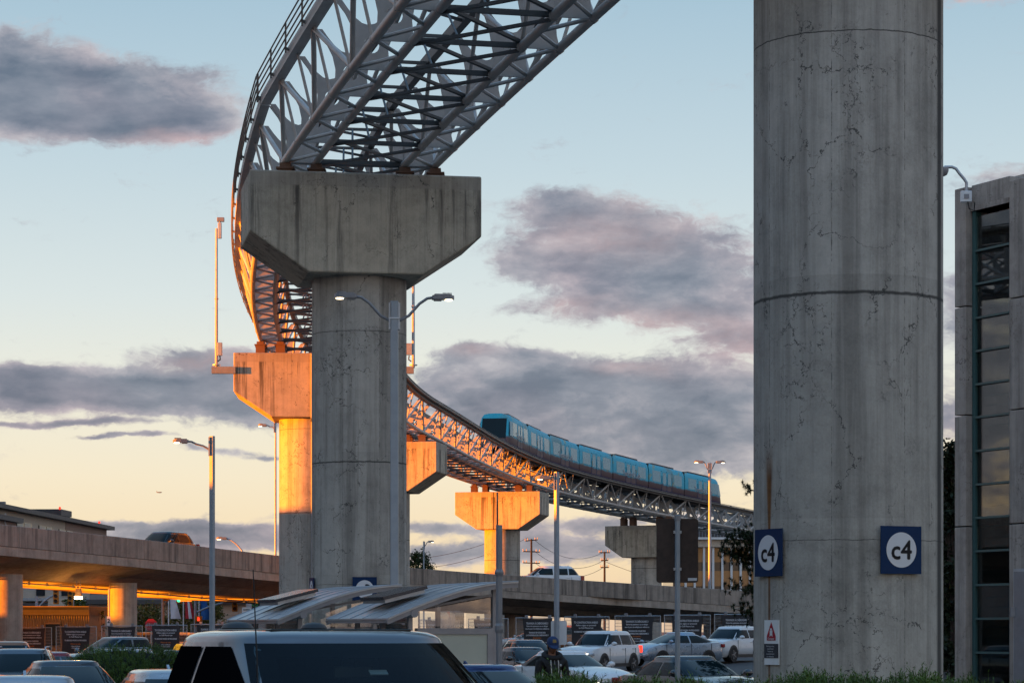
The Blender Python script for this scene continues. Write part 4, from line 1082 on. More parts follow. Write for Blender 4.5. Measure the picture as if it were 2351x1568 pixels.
# ================================================================ SIGN POSTS
def cyl_post(root, H, r, m='galv_dark', name='pole'):
    return MB().tube(V(0, 0, -.1), V(0, 0, H), r, r, 12).build(name, M[m], root, smooth=40)
M['sign_back'] = plain('dark brown weathered sign back', (0.035, 0.020, 0.016), 0.55, vary=.5, scale=7)
Y = 46.0; x = PX(1555.5, Y)
sb = thing('road_sign', 'back of a dark brown road sign on a round grey pole', 'road sign', (x, Y, 0))
cyl_post(sb, PZ(1182, Y), .048, 'pole'); MB().lathe([(.058, PZ(1195, Y)), (.058, PZ(1183, Y)), (.03, PZ(1181, Y))], 12).build('cap', M['galv_dark'], sb)
def rrect(w, h, r, n=5):
    pts = []
    for cx, cy, a0 in ((w - r, h - r, 0), (-w + r, h - r, 90), (-w + r, -h + r, 180), (w - r, -h + r, 270)):
        for k in range(n + 1):
            a = R_(a0 + 90 * k / n); pts.append((cx + r * math.cos(a), cy + r * math.sin(a)))
    return pts
zc = (PZ(1190, Y) + PZ(1337, Y)) / 2; hh = (PZ(1190, Y) - PZ(1337, Y)) / 2; hw_ = 48 / FPX * Y
MB().prism(rrect(hw_, hh, .05), lambda a, b, w: V(a, w, zc + b), .058, .066).build('panel', M['sign_back'], sb)
for dz in (-.33, .33): MB().box((0, .02, zc + dz), (.14, .10, .05)).build('clamp', M['galv'], sb)
MB().box((.27, .05, zc - hh + .06), (.16, .012, .05)).build('sticker', M['letter_white'], sb)

Y = 49.0; x = PX(1146, Y)
bp = thing('stop_post', 'slim dark grey post beside the right end of the bus shelter', 'post', (x, Y, 0))
cyl_post(bp, PZ(1205, Y), .062, 'galv_dark'); MB().lathe([(.07, PZ(1322, Y)), (.085, PZ(1315, Y)), (.085, PZ(1312, Y)), (.064, PZ(1306, Y))], 12).build('collar', M['galv_dark'], bp)
MB().tube(V(-.03, 0, PZ(1204, Y)), V(-.03, 0, PZ(1150, Y)), .012, n=6).build('whip', M['trim'], bp)
MB().lathe([(.07, PZ(1452, Y)), (.085, PZ(1445, Y)), (.085, PZ(1436, Y)), (.064, PZ(1430, Y))], 12).build('collar', M['galv_dark'], bp)

Y = 112.4
ws = thing('white_sign', 'blank white rounded sign plate on the yellow-lit lamp post', 'sign', P(1283, 1452, Y))
MB().prism(rrect(18 / FPX * Y, 27.5 / FPX * Y, .06), lambda a, b, w: V(a, w, b), -.012, 0).build('panel', M['white'], ws)
for dz in (-.3, .3): MB().box((-.08, -.06, dz), (.16, .1, .05)).build('clamp', M['galv'], ws)

# speed limit and stop signs
Y = 126
sp = thing('speed_sign', 'white MAXIMUM 20 speed limit sign left of the bus shelter', 'road sign', (PX(566, Y), Y, G(-12, Y)))
z0 = G(-12, Y); zc = PZ(1411, Y) - z0; w2, h2 = 10 / FPX * Y, 17.5 / FPX * Y
cyl_post(sp, zc + .2, .04, 'galv')
MB().prism(rrect(w2, h2, .04), lambda a, b, w: V(a, w, zc + b), -.07, -.05).build('panel', M['white'], sp)
write(MB(), '20', .36, lambda a, b: V(a, -.075, zc + b - .08), width=.30, bold=.012).build('lettering', M['letter_black'], sp)
write(MB(), 'MAXIMUM', .08, lambda a, b: V(a, -.075, zc + b + .25), width=.32, bold=.004).build('lettering', M['letter_black'], sp)
Y = 143
st = thing('stop_sign', 'red stop sign behind the fence near the booth corner', 'road sign', (PX(347, Y), Y, G(-20, Y)))
z0 = G(-20, Y); zc = PZ(1434, Y) - z0; cyl_post(st, zc + .3, .04, 'galv')
octo = lambda r: [(r * math.cos(PI / 8 + k * PI / 4), r * math.sin(PI / 8 + k * PI / 4)) for k in range(8)]
MB().prism(octo(.36), lambda a, b, w: V(a, w, zc + b), -.07, -.05).build('panel', M['sign_red'], st)
write(MB(), 'STOP', .2, lambda a, b: V(a, -.075, zc + b), width=.48, bold=.008).build('lettering', M['letter_white'], st)
nm = thing('lane_sign', 'small white lane sign with number 2 on a thin post beside the bridge pillar', 'road sign', (PX(250, 141), 141, G(-22, 141)))
z0 = G(-22, 141); zc = PZ(1425, 141) - z0; cyl_post(nm, PZ(1352, 141) - z0, .05, 'pole')
MB().box((0, -.07, zc), (.2, .02, .5)).build('panel', M['white'], nm); write(MB(), '2', .3, lambda a, b: V(a, -.085, zc + b), bold=.01).build('lettering', M['letter_black'], nm)
Y = 190
el_ = thing('pylon_sign', 'dark hotel pylon sign with green ring logo left of the bus shelter', 'sign', (PX(600, Y), Y, .4))
zc = PZ(1392, Y) - .4
for px in (572,): MB().box((PX(px, Y) - PX(600, Y), 0, zc - 1), (.42, .3, 6.2)).build('post', M['galv'], el_)
MB().box((.15, 0, zc + .2), (1.75, .2, 1.0)).build('panel', M['letter_black'], el_)
MB().box((.1, 0, zc - 1.45), (1.6, .2, .55)).build('panel', M['letter_black'], el_); MB().box((.1, 0, zc - .8), (1.6, .2, .35)).build('panel', M['navy'], el_)
MB().box((.1, 0, zc - 2.2), (1.6, .2, .45)).build('panel', M['navy_grey'], el_)
M['leaf_green'] = plain('bright green logo', (0.03, 0.36, 0.06), 0.5, vary=0)
MB().path([V(-.45 + .2 * math.cos(a * PI / 10), -.12, zc + .2 + .2 * math.sin(a * PI / 10)) for a in range(21)], .025, 6, False).ell((-.42, -.12, zc + .22), (.13, .03, .07), 8, 6, Matrix.Rotation(-.8, 3, 'Y')).build('logo', M['leaf_green'], el_)
write(MB(), 'element', .34, lambda a, b: V(a + .42, -.12, zc + b + .2), width=1.0).build('lettering', M['letter_white'], el_)

# ================================================================ TRAFFIC SIGNALS
M['sig_yellow'] = plain('yellow signal housing', (0.42, 0.17, 0.01), 0.5)
M['green_on'] = plain('lit green lamp', (0.05, 0.5, 0.3), 0.2, vary=0, emis=(.05, 1, .5), estr=.3)
def signal_head(parent, c, lit=0, back=False, s=1.0):
    h = MB().box(c, (.38 * s, .24, 1.12 * s)).build('signal_head', M['sig_yellow'], parent, bevel=.03)
    f = 1 if back else -1
    for k in range(3):
        q = c + V(0, f * .125, (.36 - .36 * k) * s)
        m = (M['red_on'] if lit == 1 and k == 0 else M['green_on'] if lit == 3 and k == 2 else M['trim'])
        if lit == 1 and k == 0: m = M['beam_red']
        MB().lathe([(.135 * s, 0), (.10 * s, .03)], 14, q, 'Y').build('lamp', m, h)
        mb = MB(); rows = [[q + V(.15 * s * math.cos(a), f * w, .15 * s * math.sin(a)) for a in [PI * j / 8 for j in range(9)]] for w in (0, .2)]
        mb.grid(rows).build('visor', M['sig_yellow'], h)
    return h
M['beam_red'] = plain('glaring red signal', (0.9, 0.3, 0.2), 0.2, vary=0, emis=(1.0, .35, .2), estr=1.2)
def signal(label, pole_px, pole_top, head_px, head_y, Y, lit=0, arm_y=None, extra=()):
    x = PX(pole_px, Y); z0 = G(x, Y)
    root = thing('traffic_signal', label, 'traffic light', (x, Y, z0), 0, 'traffic signals beyond the overpass')
    MB().tube(V(0, 0, -.1), V(0, 0, PZ(pole_top, Y) - z0), .13, .10, 12).build('pole', M['pole'], root, smooth=40)
    hx = PX(head_px, Y) - x
    if arm_y:
        za, zb = PZ(arm_y[0], Y) - z0, PZ(arm_y[1], Y) - z0
        MB().path([V(0, 0, za), V(hx * .35, 0, za + (zb - za) * .55), V(hx * .7, 0, za + (zb - za) * .9), V(hx, 0, zb)], .07, 8).build('mast_arm', M['pole'], root, smooth=60)
    signal_head(root, V(hx, -.2, PZ(head_y, Y) - z0), lit)
    for k, (px, y, l2) in enumerate(extra): signal_head(root, V(PX(px, Y) - x, -.2, PZ(y, Y) - z0), l2)
    return root
signal('yellow signal with red lamp lit on a long curved arm near the speed sign', 449, 1352, 540, 1385, 178, 1, (1406, 1381))
signal('yellow signal with green lamp lit among the flags', 374, 1372, 412, 1365, 172, 3, (1390, 1362), ((381, 1360, 0),))
signal('yellow signal on a pole right of the hanging floodlight', 167, 1370, 163, 1373, 185, 0, None)
signal('dark-backed signal left of the hanging floodlight', 84, 1368, 130, 1368, 180, 0, (1398, 1366))
ps = thing('pedestrian_signal', 'pedestrian signal showing an orange hand before the fence trees', 'traffic light', P(456, 1426, 176))
MB().box((0, 0, 0), (.5, .25, .75)).build('housing', M['sig_yellow'], ps, bevel=.03); MB().box((0, -.13, -.15), (.4, .02, .3)).build('screen', M['trim'], ps)
hand = MB().box((0, -.135, .12), (.13, .02, .16))
for k in range(4): hand.box((-.05 + .034 * k, -.135, .25), (.024, .02, .13 - abs(k - 1.5) * .02))
hand.box((.09, -.135, .14), (.03, .02, .1)).build('lit_hand', M['amber_hot'] if 'amber_hot' in M else M['red_on'], ps)
sn = thing('street_sign', 'pale street name sign hanging by the green signal', 'sign', P(427, 1373, 171))
MB().box((0, 0, 0), (.78, .03, .42)).build('panel', M['white'], sn)
MB().box((0, -.02, .04), (.6, .01, .1)).build('legend_bar', M['red_off'], sn)

# flags
def flag(px, ytop, label, cols, Y=181, hang=(0, 0)):
    x = PX(px, Y); z0 = .45; H = PZ(1352, Y) - z0
    root = thing('flagpole', label, 'flag', (x, Y, z0), 0, 'flags beyond the overpass')
    MB().tube(V(0, 0, 0), V(0, 0, H), .05, .035, 8).build('pole', M['white'], root)
    n = 14; w = .85
    for c, (f0, f1, m) in enumerate(cols):
        rows = []
        for k in range(n + 1):
            f = f0 + (f1 - f0) * k / n
            rows.append([V(.05 + f * w * .55 + .25 * v * (.4 + f), .12 * math.sin(4 * f + 3 * v), PZ(ytop, Y) - z0 - f * .5 - v * (1.9 - .5 * f)) for v in [j / 8 for j in range(9)]])
        MB().grid(rows).build('cloth', m, root, smooth=80)
M['flag_white'] = plain('white flag cloth', (0.6, 0.62, 0.66), .8); M['flag_red'] = plain('red flag cloth', (0.4, 0.02, 0.03), .8); M['flag_blue'] = plain('blue flag cloth', (0.01, 0.09, 0.30), .8)
flag(388 - 1, 1358, 'white flag hanging limp, leftmost of the flags under the overpass', [(0, 1, M['flag_white'])])
flag(421, 1358, 'red and white flag hanging limp beside the street name sign', [(0, .35, M['flag_red']), (.35, .68, M['flag_white']), (.68, 1, M['flag_red'])])
flag(457, 1360, 'blue flag hanging limp left of the slim grey lamp post', [(0, 1, M['flag_blue'])])

# ================================================================ UTILITY POLES
M['wood'] = plain('weathered pole wood', (0.016, 0.016, 0.017), .85)
def upole(px, ytop, Y, arms, label):
    root = thing('utility_pole', label, 'utility pole', (PX(px, Y), Y, 0), 0, 'utility poles beyond the overpass')
    MB().tube(V(0, 0, 0), V(0, 0, PZ(ytop, Y)), .26, .16, 10).build('pole', M['wood'], root)
    for y, w, sk in arms:
        a = MB().bar(V(-w, 0, PZ(y, Y) - sk), V(w, 0, PZ(y, Y) + sk), .14, .18).build('crossarm', M['wood'], root)
        for d in (-1, -.6, .6, 1): MB().tube(V(w * d, 0, PZ(y, Y) + sk * d), V(w * d, 0, PZ(y, Y) + sk * d + .4), .07, n=6).build('insulator', M['galv_dark'], a)
    return root
upole(1220, 1237, 420, ((1240, 1.0, .1), (1266, 1.35, -.05), (1292, 1.35, -.05)), 'dark utility pole with three crossarms between the yellow pier and the white car')
upole(1388, 1266, 440, ((1268, .9, 0), (1286, .6, 0), (1302, .7, 0)), 'shorter dark utility pole left of the brown pier')
def wire(a, b, sag, label):
    mb = MB(); n = 14
    pts = [a.lerp(b, k / n) - Z * sag * 4 * (k / n) * (1 - k / n) for k in range(n + 1)]
    c = (a + b) / 2
    o = mb.path([p - c for p in pts], .035, 5).build('overhead_wire', M['trim']); o.location = c
    return tag(o, label, 'wire', 'overhead wires')
p0 = P(1230, 1240, 420)
for k, (y0, y1, lb) in enumerate(((1238, 1268, 'topmost overhead wire sagging between the two utility poles'), (1264, 1287, 'middle overhead wire sagging between the two utility poles'), (1290, 1303, 'lowest overhead wire sagging between the two utility poles'))):
    wire(P(1226, y0, 420), P(1384, y1, 440), 2.0, lb)
for (xa, ya, xb, yb, lb) in ((948, 1283, 1212, 1206, 'overhead wire rising from the lamp post towards the yellow pier'), (948, 1306, 1212, 1234, 'lower overhead wire rising towards the yellow pier'), (1392, 1290, 1700, 1360, 'overhead wire running right from the shorter utility pole')):
    wire(P(xa, ya, 425), P(xb, yb, 420), 1.0, lb)

# ================================================================ FENCE WITH BANNERS
M['mesh'] = None
m_, t_, b_ = base_mat('wire mesh')
co_ = t_.n('ShaderNodeTexCoord').outputs['Object']; q_ = t_.n('ShaderNodeSeparateXYZ', {0: co_}).outputs
fx = t_.math('LESS_THAN', t_.math('FRACT', t_.math('MULTIPLY', q_[0], 16.0)), 0.22); fz = t_.math('LESS_THAN', t_.math('FRACT', t_.math('MULTIPLY', q_[2], 6.0)), 0.10)
tr_ = t_.n('ShaderNodeBsdfTransparent'); mx_ = t_.n('ShaderNodeMixShader', {0: t_.math('MAXIMUM', fx, fz), 1: tr_.outputs[0], 2: b_.outputs[0]})
b_.inputs['Base Color'].default_value = (.3, .3, .31, 1); b_.inputs['Metallic'].default_value = .4
t_.l.new(mx_.outputs[0], [n for n in m_.node_tree.nodes if n.type == 'OUTPUT_MATERIAL'][0].inputs[0])
M['mesh'] = m_
M['banner'] = plain('charcoal banner vinyl', (0.034, 0.033, 0.038), .55, vary=.2)
EN = [('T3 CONSTRUCTION AHEAD', 1.18, .135, 1.52, 0), ('Follow signs or proceed', .98, .10, 1.385, 0), ('to Cell Phone Lot', .72, .10, 1.255, 0), ('T3 BRIDGE WORK IN PROGRESS', 1.2, .10, 1.06, 0), ('Where to wait:', .56, .10, .87, 1), ('\u2022 Kiss and Fly lot', .5, .07, .75, 0), ('\u2022 Cell phone lot', .46, .07, .65, 0)]
FR = [("TRAVAUX \u00c0 L'A\u00c9ROGARE 3", 1.1, .135, 1.52, 0), ('Suivre les panneaux ou se diriger', 1.08, .09, 1.385, 0), ('vers le parc de t\u00e9l\u00e9phones cellulaires', 1.2, .09, 1.255, 0), ('TRAVAUX EN COURS SUR', .84, .10, 1.06, 0), ("LA PASSERELLE DE L'A\u00c9ROGARE 3", 1.12, .10, .93, 0), ('O\u00f9 attendre :', .42, .10, .80, 1), ('\u2022 Aire d\'arr\u00eat', .34, .065, .69, 0), ('\u2022 Parc de stationnement pour t\u00e9l\u00e9phones cellulaires', 1.3, .065, .57, 0), ('Pearson', .3, .08, .35, 0)]
FL = [P(-140, 1450, 142.5), P(0, 1450, 140.5), P(640, 1450, 136.5), P(1150, 1450, 129), P(1730, 1450, 124), P(2100, 1450, 119)]
def fl_at_px(px):
    k = (px - 1175.5) / FPX
    for a, b in zip(FL, FL[1:]):
        pa, pb = a.x / a.y, b.x / b.y
        if pa <= k <= pb:
            f = (k * a.y - a.x) / ((b.x - a.x) - k * (b.y - a.y)); return a.lerp(b, f)
cent = [-31, 72.5, 175, 280, 382, 486, 590, 692, 795, 900, 1008, 1121, 1235, 1347, 1464, 1578, 1694]
kinds = [0, 1, 0, 1, 0, 1, 0, 1, 0, 1, 0, 1, 1, 0, 1, 0, 1]
where = ['cut by the left edge of the frame', 'second from the left edge before the tan booth', 'before the booth door', 'before the bridge pillar', 'right of the bridge pillar above the taxi', 'behind the slim lamp post and pickup roof', 'below the speed sign', 'hidden by the far bus shelter', 'hidden by the bus shelters', 'behind the near shelter glass', 'behind the shelter poster box', 'cut by the dark stop post', 'left of the blank white sign', 'above the white crossover roof', 'between the white crossover and dark sign post', 'right of the dark sign post', 'above the rightmost white crossover beside the pine']
for i, px in enumerate(cent):
    c = fl_at_px(px); q = fl_at_px(min(px + 30, 1800)); d = V(q.x - c.x, q.y - c.y, 0).normalized(); n = V(d.y, -d.x, 0)
    ang = math.atan2(d.y, d.x); z0 = G(c.x, c.y); Lp = 2.36
    top = PZ({0: 1431}.get(0, 1431), 140)
    lift = .03
    root = thing('fence_panel', 'grey wire mesh fence panel ' + where[i], 'fence panel', (c.x, c.y, z0), ang, 'temporary fence panels round the car park')
    mb = MB(); H = 2.02
    mb.path([V(-Lp / 2, 0, .05), V(-Lp / 2, 0, H), V(Lp / 2, 0, H), V(Lp / 2, 0, .05), V(-Lp / 2, 0, .05)], .027, 8)
    mb.build('frame', M['galv'], root)
    MB().add([V(-Lp / 2, 0, .08), V(Lp / 2, 0, .08), V(Lp / 2, 0, H), V(-Lp / 2, 0, H)], [(0, 1, 2, 3)]).build('mesh_infill', M['mesh'], root)
    for a in (-.62, .62): MB().box((a, .02, H + .03), (.14, .1, .22)).build('clip', M['galv_dark'], root)
    MB().box((Lp / 2 + .03, 0, .06), (.5, .25, .14)).build('foot', M['kerb'], root)
    bw = .80 + .02 * (i % 3)
    lab = ('charcoal T3 construction banner in English ' if kinds[i] == 0 else 'charcoal construction banner in French ') + where[i]
    bo = thing('banner', lab, 'banner', (c.x, c.y, z0), ang, 'construction banners hung on the fence')
    rows = []; brr = random.Random(i); ph = brr.random() * 6
    for b in range(9):
        v = b / 8
        rows.append([V((u * 2 - 1) * (bw - .05 * math.sin(PI * v)), -.04 - .03 * math.sin(6 * u + ph + 3 * v) * math.sin(PI * v) - .008, H - .02 - 1.72 * v - .06 * math.sin(PI * u) * (1 - v) * (1 if i % 2 else .4)) for u in [j / 10 for j in range(11)]])
    MB().grid(rows).build('cloth', M['banner'], bo, smooth=80)
    white, orange = MB(), MB()
    for tx, w, h, z, k in (EN if kinds[i] == 0 else FR):
        write(orange if k else white, tx, h, lambda a, b, z=z: V(a, -.095, z + .22 + b), width=w * 1.06, bold=.008)
    white.build('lettering', M['letter_white'], bo); orange.build('lettering', M['letter_orange'], bo)
    if kinds[i]:                          # the little aircraft-tail emblem at the foot
        em = MB()
        for a in (0, .09): em.add([V(.18 + a, -.095, .50), V(.22 + a, -.095, .50), V(.28 + a, -.095, .68), V(.24 + a, -.095, .68)], [(0, 1, 2, 3)])
        em.build('emblem', M['letter_white'], bo)

# ================================================================ BUS SHELTERS
M['sh_frame'] = plain('warm grey shelter frame', (0.27, 0.255, 0.26), .45, .2)
M['sh_roof'] = plain('grey metal shelter roof', (0.42, 0.415, 0.42), .35, .45)
M['poster'] = plain('blank pale poster box', (0.42, 0.43, 0.355), .45, vary=.04)
M['solar'] = plain('solar cells', (0.035, 0.038, 0.048), .25, .2, vary=.15, scale=12)
def shelter(label, px, Y, rot, label2):
    x = PX(px, Y); root = thing('bus_shelter', label, 'bus shelter', (x, Y, .13), rot, 'bus shelters')
    # local: +x along the end wall (towards the tall side), +y along the long wall
    W, Ln, he, hr = 1.95, 3.35, 2.28, 2.62
    arc = lambda u: he + .06 + .80 * math.sin(PI / 2 * min(1, max(0, (u + .62) / 3.1))) - .18
    us = [-.62 + 3.0 * k / 16 for k in range(17)]
    rows = [[V(u, y, arc(u)) for u in us] for y in (-.35, Ln + .35)]
    lo = [[p - Z * .035 for p in r] for r in rows]
    mb = MB().grid(rows).grid(lo)
    for k in range(16):
        for r in (0, 1): mb.add([rows[r][k], rows[r][k + 1], lo[r][k + 1], lo[r][k]], [(0, 1, 2, 3)])
    for k in (0, 16): mb.add([rows[0][k], rows[1][k], lo[1][k], lo[0][k]], [(0, 1, 2, 3)])
    rf = mb.build('roof', M['sh_roof'], root, smooth=30)
    for k in range(6):
        y = -.34 + (Ln + .68) * k / 5
        MB().path([V(u, y, arc(u) + .008) for u in us], .012, 5).build('roof_seam', M['sh_roof'], rf)
    for y in (-.30, Ln + .3):
        MB().sweep([V(u, y, arc(u) - .12) for u in us], [(-.03, -.01), (.03, -.01), (.03, .085), (-.03, .085)]).build('roof_beam', M['sh_frame'], root)
    MB().tube(V(-.02, -.35, he - .02), V(-.02, Ln + .35, he - .02), .085, n=12).build('eave_tube', M['sh_frame'], root, smooth=40)
    MB().bar(V(-.58, -.3, arc(-.6) - .06), V(-.58, Ln + .3, arc(-.6) - .06), .05, .09).build('gutter', M['sh_frame'], root)
    for xx, yy, h in ((0, 0, he), (0, Ln, he), (W, 0, arc(W) - .1), (W, Ln, arc(W) - .1), (0, Ln / 2, he)):
        MB().box((xx, yy, h / 2), (.10, .10, h)).build('post', M['sh_frame'], root, bevel=.01)
    MB().bar(V(0, 0, .28), V(0, Ln, .28), .05, .06).build('rail', M['sh_frame'], root); MB().bar(V(W, 0, .28), V(W, Ln, .28), .05, .06).build('rail', M['sh_frame'], root)
    for y0, y1 in ((.06, Ln / 2 - .06), (Ln / 2 + .06, Ln - .06)):
        for xx, h in ((0, he - .1), (W, 2.35)): MB().add([V(xx, y0, .32), V(xx, y1, .32), V(xx, y1, h), V(xx, y0, h)], [(0, 1, 2, 3)]).build('glass_pane', M['pane'], root)
    MB().add([V(.06, Ln, .32), V(W - .06, Ln, .32), V(W - .06, Ln, 2.3), V(.06, Ln, 2.3)], [(0, 1, 2, 3)]).build('glass_pane', M['pane'], root)
    # end wall: poster box below, clear strip above
    pb = MB()
    x0, x1, z0, z1, t = .14, W - .05, .35, 1.95, .13
    pb.box(((x0 + x1) / 2, 0, z1 - t / 2), (x1 - x0, .16, t)).box(((x0 + x1) / 2, 0, z0 + t / 2), (x1 - x0, .16, t)).box((x0 + t / 2, 0, (z0 + z1) / 2), (t, .158, z1 - z0 - 2 * t)).box((x1 - t / 2, 0, (z0 + z1) / 2), (t, .158, z1 - z0 - 2 * t))
    pbo = pb.build('poster_box', M['sh_frame'], root)
    MB().box(((x0 + x1) / 2, 0, (z0 + z1) / 2), (x1 - x0 - 2 * t, .10, z1 - z0 - 2 * t)).build('poster', M['poster'], pbo)
    MB().add([V(.08, 0, 1.99), V(W - .08, 0, 1.99), V(W - .08, 0, 2.62), V(.08, 0, 2.30)], [(0, 1, 2, 3)]).build('glass_pane', M['pane'], root)
    MB().bar(V(.05, 0, 2.34), V(W, 0, 2.68), .05, .05).build('rail', M['sh_frame'], root)
    MB().box((1.0, Ln - .55, .48), (1.5, .42, .06)).build('bench', M['sh_frame'], root)
    # solar panel lying on the roof
    sp_ = thing('solar_panel', label2, 'solar panel', root.matrix_basis @ V(0.25, Ln * .5, arc(.3) + .07), rot, 'solar panels on the shelter roofs')
    rt = Matrix.Rotation(-.24, 3, 'Y')
    MB().box((0, 0, .13), (1.05, 1.5, .07), rt).build('panel', M['solar'], sp_); 
    MB().box((0, 0, .06), (.95, 1.4, .09), rt).build('tray', M['sh_roof'], sp_)
    return root
shelter('nearer glass bus shelter with curved metal roof and pale poster box', 941, 55, R_(23), 'dark solar panel on the nearer shelter roof')
shelter('farther glass bus shelter partly hidden by the nearer shelter', 688, 59, R_(23), 'pale-backed solar panel on the farther shelter roof')
Y = 68
rs = thing('no_entry_sign', 'round red sign seen through the near shelter glass', 'road sign', (PX(912, Y), Y, .13))
cyl_post(rs, PZ(1385, Y), .04, 'galv'); MB().lathe([(.40, -.03), (.40, .0)], 28, (0, -.05, PZ(1405, Y)), 'Y').build('disc', M['sign_red'], rs)
# ================================================================ VEHICLES
M['frit'] = plain('black ceramic border', (0.004, 0.005, 0.006), 0.8, spec=0.0, vary=0)
PAINT = {k: paint('car paint ' + k, c, m, r) for k, (c, m, r) in {
 'silver': ((0.36, 0.38, 0.40), .55, .28), 'white': ((0.68, 0.69, 0.70), 0.0, .3), 'black': ((0.012, 0.013, 0.016), .2, .25),
 'charcoal': ((0.035, 0.04, 0.05), .4, .28), 'blue': ((0.02, 0.045, 0.15), .4, .28), 'steel_blue': ((0.27, 0.34, 0.42), .5, .28),
 'red': ((0.22, 0.012, 0.02), .2, .28), 'grey': ((0.115, 0.12, 0.13), .55, .30), 'taxi': ((0.018, 0.02, 0.03), .2, .28), 'copper': ((0.30, 0.11, 0.03), .5, .3), 'slate': ((0.10, 0.12, 0.14), .5, .3)}.items()}
M['alloy'] = plain('alloy rim', (0.34, 0.34, 0.35), .3, .8)
M['chrome'] = plain('chrome', (0.6, 0.6, 0.6), .12, 1.0, vary=0)
M['plate_white'] = plain('blank number plate', (0.6, 0.62, 0.64), .4)
KINDS = {  # L, W, H, cowl x, roof front x, roof rear x, rear glass base x, hood z front, cowl z, deck z, roof half-width factor
 'sedan': dict(L=4.72, W=1.83, H=1.45, xf=1.02, xrf=.12, xrr=-1.02, xr=-1.85, hz=.72, cz=.98, dz=1.02, rw=.63, gr=.33),
 'hatch': dict(L=4.3, W=1.78, H=1.49, xf=1.05, xrf=.25, xrr=-1.45, xr=-2.02, hz=.74, cz=1.0, dz=1.0, rw=.65, gr=.33),
 'prius': dict(L=4.5, W=1.76, H=1.49, xf=1.25, xrf=.05, xrr=-.9, xr=-2.1, hz=.70, cz=1.0, dz=1.08, rw=.62, gr=.32),
 'suv': dict(L=4.6, W=1.86, H=1.70, xf=1.0, xrf=.33, xrr=-1.72, xr=-2.16, hz=.92, cz=1.10, dz=1.12, rw=.68, gr=.36),
 'kicks': dict(L=4.3, W=1.78, H=1.61, xf=1.0, xrf=.28, xrr=-1.6, xr=-2.02, hz=.90, cz=1.05, dz=1.06, rw=.67, gr=.35),
 'van': dict(L=4.5, W=1.83, H=1.66, xf=1.1, xrf=.3, xrr=-1.9, xr=-2.15, hz=.86, cz=1.05, dz=1.06, rw=.70, gr=.34),
 'pickup': dict(L=5.9, W=2.03, H=1.93, xf=1.42, xrf=.46, xrr=-1.12, xr=-1.38, hz=1.12, cz=1.30, dz=1.32, rw=.70, gr=.42)}
